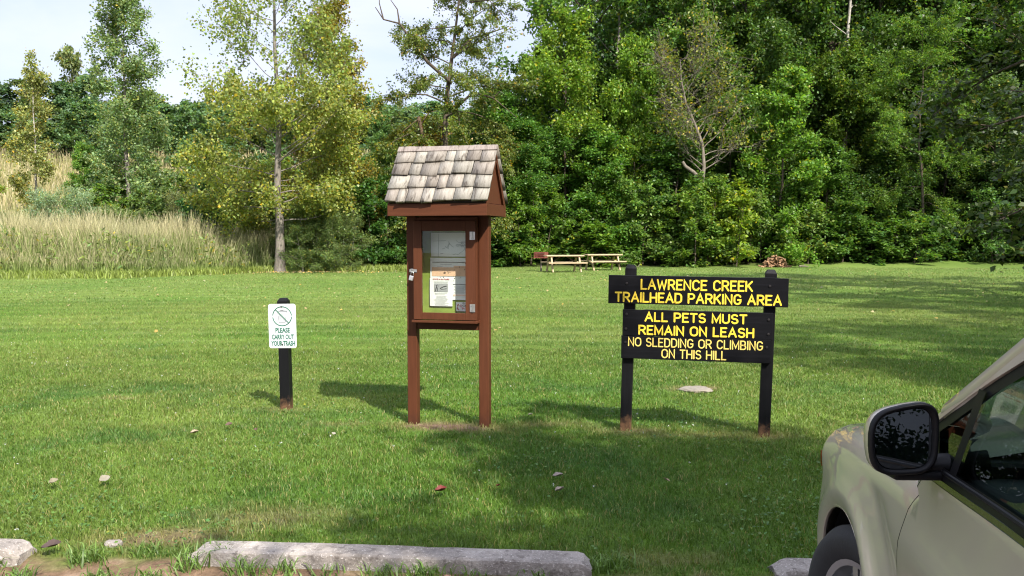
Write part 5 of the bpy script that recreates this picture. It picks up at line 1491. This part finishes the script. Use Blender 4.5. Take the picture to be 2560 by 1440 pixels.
pv_ = skin(pil, (), .04); panel('roof_pillar', PAINT, CAR, pv_); panel('roof_pillar', PAINT, CAR, mirror_x(*pv_))
# black surround between pillar and glass, belt seal below
sur = [(ty(y), Wz(y, 'in')+.021) for y in ys1]+[(ty(-4.0), zbot(-4.0))]+[(ty(y), Wz(y, 'in')-.010) for y in ys1[::-1] if Wz(y, 'in')-.010 > zbot(y)]+[(ty(-.60), zbot(-.6))]
sv = skin(sur, (), .04, -.006); panel('window_surround', TRIM, CAR, sv); panel('window_surround', TRIM, CAR, mirror_x(*sv))
def strip(z0, z1, y0, y1, n=40):
    return [(ty(y), belt(y)+z0) for y in np.linspace(y0, y1, n)]+[(ty(y), belt(y)+z1) for y in np.linspace(y1, y0, n)]
def rib(name, mat, zc, rad, y0, y1, offx=.0):
    for s_ in (-1, 1):
        pts = [Vector((s_*(halfw(y, belt(y)+zc)+offx), y, Zl(belt(y)+zc))) for y in np.linspace(y0, y1, 36)]
        mb = MB(); mb.tube(pts, rad, 8); mb.build(name, mat, CAR, smooth=True)
cs = skin(strip(.003, .016, -.705, -4.0), (), .03, .003); panel('belt_moulding', CHROME, CAR, cs); panel('belt_moulding', CHROME, CAR, mirror_x(*cs))
bs = skin(strip(.0165, .046, -.68, -4.0), (), .03, .0015); panel('belt_seal', TRIM, CAR, bs); panel('belt_seal', TRIM, CAR, mirror_x(*bs))
rib('belt_seal_lip', TRIM, .036, .006, -.7, -4.0, .001)
# divider bar of the quarter light, then the panes
def bar(y0, z0, y1, z1, w_):
    return [(ty(y0+w_), z0), (ty(y1+w_), z1), (ty(y1-w_), z1), (ty(y0-w_), z0)]
dvv = skin(bar(-.885, zbot(-.88), -.935, Wz(-.935, 'in')+.01, .020), (), .03, .002); panel('window_divider', TRIM, CAR, dvv); panel('window_divider', TRIM, CAR, mirror_x(*dvv))
dvv = skin(bar(-1.74, zbot(-1.74), -1.84, Wz(-1.84, 'in')+.01, .05), (), .04, .002); panel('door_pillar', TRIM, CAR, dvv); panel('door_pillar', TRIM, CAR, mirror_x(*dvv))
dvv = skin(bar(-2.78, zbot(-2.78), -2.84, Wz(-2.84, 'in')+.01, .06), (), .05, .002); panel('door_pillar', TRIM, CAR, dvv); panel('door_pillar', TRIM, CAR, mirror_x(*dvv))
def pane(y0, y1):
    yy = np.linspace(y0, y1, 20)
    return [(ty(y), max(zbot(y)-.01, Wz(y, 'in')-.004)) for y in yy]+[(ty(y), zbot(y)-.012) for y in yy[::-1]]
for a_, b_, nm in ((-.58, -.90, 'quarter_light'), (-.90, -1.80, 'front_window'), (-1.80, -2.82, 'rear_window'), (-2.82, -3.99, 'rear_window')):
    gv = skin(pane(a_, b_), (), .05, -.010); panel(nm, TINT, CAR, gv); panel(nm, TINT, CAR, mirror_x(*gv))
# sail panel carrying the mirror
sp_ = skin([(ty(-.56), zbot(-.56)-.01), (ty(-.62), Wz(-.62, 'in')-.002), (ty(-.74), Wz(-.74, 'in')-.004), (ty(-.80), zbot(-.8)-.01)], (), .03, .001); panel('sail_panel', TRIM, CAR, sp_); panel('sail_panel', TRIM, CAR, mirror_x(*sp_))
# --- windscreen, roof, tailgate
def patch(name, L_, mat, bow_y=0., bow_z=0., m_=14, smooth=True, thick=0):
    """surface from the left edge line to its mirror image, bowed"""
    V = []; n = len(L_)
    for p in L_:
        for k in range(m_+1):
            u = 2*k/m_-1; q = 1-u*u; V.append((p.x*-u, p.y+bow_y*q, p.z+bow_z*q))
    F = [(i_*(m_+1)+k, i_*(m_+1)+k+1, (i_+1)*(m_+1)+k+1, (i_+1)*(m_+1)+k) for i_ in range(n-1) for k in range(m_)]
    me = np_mesh(name, np.array(V), [np.array(F)], smooth=True)
    bmx = bmesh.new(); bmx.from_mesh(me); bmesh.ops.recalc_face_normals(bmx, faces=bmx.faces)
    if sum(f.normal.z+.2*f.normal.y for f in bmx.faces) < 0: bmesh.ops.reverse_faces(bmx, faces=bmx.faces)
    bmx.to_mesh(me); bmx.free(); return add(name, me, mat, CAR)
oe = [P(ty(y), Wz(y, 'out')) for y in np.linspace(-.36, -1.62, 16)]
# rounded post between flank and glass
for s_ in (-1, 1):
    mb = MB(); mb.tube([Vector((s_*(-p.x-.022), p.y, p.z-.004)) for p in [P(ty(y), Wz(y, 'out')) for y in np.linspace(-.40, -2.0, 20)]], .028, 10); mb.build('roof_rail', PAINT, CAR, smooth=True)
patch('windscreen', [Vector((p.x+.04, p.y, p.z+.004)) for p in oe], WIND, .20, .03)
patch('roof', [Vector((p.x+.03, p.y, p.z+.02)) for p in [P(ty(y), Wz(y, 'out')) for y in np.linspace(-1.60, -4.15, 16)]], PAINT, .10, .06)
tg = [Vector((-.80, -4.13, Zl(1.66))), Vector((-.84, -4.24, Zl(1.35))), Vector((-.86, -4.26, Zl(1.05))), Vector((-.88, -4.24, Zl(.7))), Vector((-.88, -4.22, Zl(.25)))]
patch('tailgate', tg, PAINT, -.10, 0)
mb = MB()
for s_ in (-1, 1): mb.box((s_*.86, -4.22, Zl(.95)), (.08, .06, .30))
mb.build('tail_light', plain('red_lens', (.35, .01, .01), .15), CAR, .02, 3)
# cowl at the foot of the screen
mb = MB(); mb.box((0, -.47, Zl(.985)), (1.70, .30, .05)); mb.build('cowl', TRIM, CAR, .01)
# headlights wrap the front corner, amber marker at the side
hl = skin([(.45, .62), (.45, .72), (.62, .75), (.76, .76), (.78, .72), (.72, .64)], (), .03, .004); hm = plain('headlight_lens', (.55, .57, .60), .08, .3, .1, 12, 0, 1.0)
panel('headlight', hm, CAR, hl); panel('headlight', hm, CAR, mirror_x(*hl))
am = plain('amber_lens', lin(240, 110, 20), .15, 0, .05, 10, 0, 1.0)
al_ = skin([(.81, .70), (.81, .755), (.885, .775), (.885, .71)], (), .02, .0075); panel('marker_light', am, CAR, al_); panel('marker_light', am, CAR, mirror_x(*al_))
mb = MB(); mb.box((0, .93, Zl(.60)), (.9, .05, .16)); mb.build('grille', TRIM, CAR, .01)
# arch lip: a thin rolled edge
for s_ in (-1, 1):
    for yc in (0, -3.08):
        pts = []
        for a_ in np.linspace(-14, 194, 34):
            y = yc+RA*cos(radians(a_)); z = AZ+RA*sin(radians(a_)); p = P(ty(y), z) if y < Y0 else None
            if p is None:
                # solve the wrapped part of the flank
                th = max(0., min(1., (y-Y0)/(nose(z)-Y0))); b_ = (1-th**PW_)**(1/PW_); p = Vector((-halfw(y, z)*b_, y, Zl(z)))
            pts.append(Vector((s_*(-p.x-.006), p.y, p.z)))
        mb = MB(); mb.tube(pts, .007, 6); mb.build('arch_lip', PAINT, CAR, smooth=True)
# wheel wells and dark underbody
for s_ in (-1, 1):
    for yc in (0, -3.08):
        mb = MB(); mb.lathe([(.0001, s_*.52), (.43, s_*.52), (.43, s_*.925)], 32, 'x', (0, yc, Zl(AZ)), cap=False); bmesh.ops.delete(mb.bm, geom=[v_ for v_ in mb.bm.verts if v_.co.z < Zl(AZ)-.10], context='VERTS'); mb.build('wheel_well', LINER, CAR)
mb = MB(); mb.box((0, -1.55, .42), (1.74, 2.2, .40)); mb.box((0, .55, .40), (1.4, .22, .4)); mb.box((0, 0, .55), (1.0, 1.2, .5)); mb.box((0, -3.2, .45), (1.0, 1.8, .5)); mb.build('underbody', LINER, CAR)
# behind the panel gaps
gb_ = skin([(ty(-.43), .3), (ty(-.43), .9), (ty(-.50), .985), (ty(-.74), .992), (ty(-.74), .3)], (), .05, -.012); panel('door_jamb', LINER, CAR, gb_)
# --- wheels
def wheel(y, s_, steer=0):
    wl = empty('wheel', (s_*.855, y, Zl(AZ)), 0); wl.parent = CAR; wl.rotation_euler = (0, 0, steer)
    R_, w2 = .338, .108
    prof = [(.222, -w2*.80), (.25, -w2*.98), (.29, -w2*1.02), (.318, -w2*.92), (R_-.004, -w2*.70)]
    for g_ in np.linspace(-.62, .62, 9):
        prof += [(R_, g_*w2-.006), (R_, g_*w2+.006), (R_-.007, g_*w2+.0075), (R_-.007, g_*w2+.010)]
    prof += [(R_-.004, w2*.70), (.318, w2*.92), (.29, w2*1.02), (.25, w2*.98), (.222, w2*.80)]
    mb = MB(); mb.lathe(prof, 64, 'x', closed=True); mb.build('tyre', RUBBER, wl, smooth=True)
    mb = MB(); e = s_
    mb.lathe([(.222, e*w2*.80), (.226, e*w2*.86), (.205, e*w2*.80), (.20, e*.02), (.0001, e*.03)], 40, 'x', cap=False); mb.lathe([(.0001, e*.085), (.05, e*.083), (.062, e*.07), (.062, e*.03)], 24, 'x')
    for k in range(5):
        a_ = 2*pi*k/5+.3
        for q in (-.13, .13): mb.box((e*.070, .125*cos(a_+q), .125*sin(a_+q)), (.03, .030, .17), (a_+q*.6-pi/2, 0, 0))
    mb.build('rim', ALLOY, wl, smooth=True)
for y, st in ((0, radians(17)), (-3.08, 0)):
    for s_ in (-1, 1): wheel(y, s_, st)
# --- door mirror: shell, glass, arm
def mirror(s_):
    rim_ = []
    for k in range(40):
        t_ = 2*pi*k/40; c, s2 = cos(t_), sin(t_)
        x = .077*math.copysign(abs(c)**.55, c); z = .079*math.copysign(abs(s2)**.60, s2)
        x *= 1+.04*(z/.086); z += (.016*(x/.088) if z > 0 else .004*(x/.088)); x += .006*(1 if x < 0 else 0)*(z/.086)*(1 if z > 0 else 0)
        rim_.append((x, z))
    t_ = empty('door_mirror', (s_*(-1.050 if s_ > 0 else -1.050), -.835, Zl(1.114)), 0); t_.parent = CAR
    if s_ < 0: t_.location.x = 1.050; t_.scale = (-1, 1, 1)
    t_.rotation_euler = (radians(-3), 0, radians(6)*s_)
    rings = [(1.0, .002), (1.01, .010), (.985, .03), (.88, .058), (.66, .082), (.36, .095), (.0, .10)]
    V = []; F = []
    for sc, y in rings:
        for x, z in rim_: V.append((x*sc*1.06, y, z*sc*1.06))
    for i_ in range(len(rings)-1):
        for k in range(40): F.append((i_*40+k, i_*40+(k+1) % 40, (i_+1)*40+(k+1) % 40, (i_+1)*40+k))
    me = np_mesh('mshell', np.array(V), [np.array(F)[:, ::-1]], smooth=True); add('shell', me, PAINT, t_)
    V = []; F = []
    for sc, y in ((1.062, .004), (1.055, -.012), (.99, -.016), (.90, -.006), (.885, .006), (0.0, .007)):
        for x, z in rim_: V.append((x*sc, y, z*sc))
    for i_ in range(5):
        for k in range(40): F.append((i_*40+k, i_*40+(k+1) % 40, (i_+1)*40+(k+1) % 40, (i_+1)*40+k))
    add('bezel', np_mesh('mbezel', np.array(V), [np.array(F)], smooth=True), TRIM, t_)
    gx = [(x*.875, -.0035+.9*(x*x+z*z)*.05, z*.875) for x, z in rim_]
    me = bpy.data.meshes.new('mglass'); me.from_pydata(gx, [], [list(range(40))]); add('mirror_glass', me, MIRG, t_, rot=(radians(-2), 0, 0))
    mb = MB(); mb.tube([(.05, .03, -.070), (.11, .03, -.068), (.17, .0, -.062), (.20, -.01, -.058)], [.026, .030, .034, .036], 10); mb.build('arm', TRIM, t_, smooth=True)
    mb = MB(); mb.box((.055, .04, -.088), (.15, .09, .022)); mb.build('foot', TRIM, t_, .008, 2)
mirror(1); mirror(-1)
# door handle (behind the frame's edge in the photo, but the van has one)
for s_ in (-1, 1):
    mb = MB(); mb.tube([(s_*.985, -1.48, Zl(.90)), (s_*1.012, -1.52, Zl(.905)), (s_*1.012, -1.64, Zl(.905)), (s_*.985, -1.68, Zl(.90))], .014, 8); mb.build('door_handle', PAINT, CAR, smooth=True)
# --- interior
mb = MB(); mb.box((0, -.78, Zl(.86)), (1.66, .52, .22)); mb.box((0, -.98, Zl(.78)), (1.6, .2, .34)); mb.box((-.40, -1.02, Zl(.985)), (.36, .16, .06)); mb.build('dashboard', DASH, CAR, .03, 3)
mb = MB(); c = Vector((-.40, -1.28, Zl(.93))); tl = radians(62)
mb.tube([c+Vector((.185*cos(t_), -.185*sin(t_)*cos(tl), .185*sin(t_)*sin(tl))) for t_ in np.linspace(0, 2*pi, 32, endpoint=False)], .016, 8, True)
for a_ in (0, pi, -pi/2): mb.tube([c, c+Vector((.18*cos(a_), -.18*sin(a_)*cos(tl), .18*sin(a_)*sin(tl)))], .016, 6)
mb.tube([c, c+Vector((0, .25, -.10))], .03, 8); mb.build('steering_wheel', DASH, CAR, smooth=True)
for s_ in (-1, 1):
    for y in (-1.85, -2.85):
        mb = MB(); mb.box((s_*.42, y+.28, Zl(.55)), (.50, .52, .16)); mb.box((s_*.42, y, Zl(.90)), (.48, .14, .66), (radians(14), 0, 0)); mb.box((s_*.42, y-.12, Zl(1.32)), (.26, .10, .18), (radians(10), 0, 0)); mb.build('seat', CLOTH, CAR, .05, 3)
mb = MB(); mb.box((-.885, -1.25, Zl(.72)), (.05, 1.0, .48)); mb.box((.885, -1.25, Zl(.72)), (.05, 1.0, .48)); mb.box((0, -1.6, Zl(.40)), (1.7, 2.4, .03)); mb.build('door_card', DASH, CAR, .01)
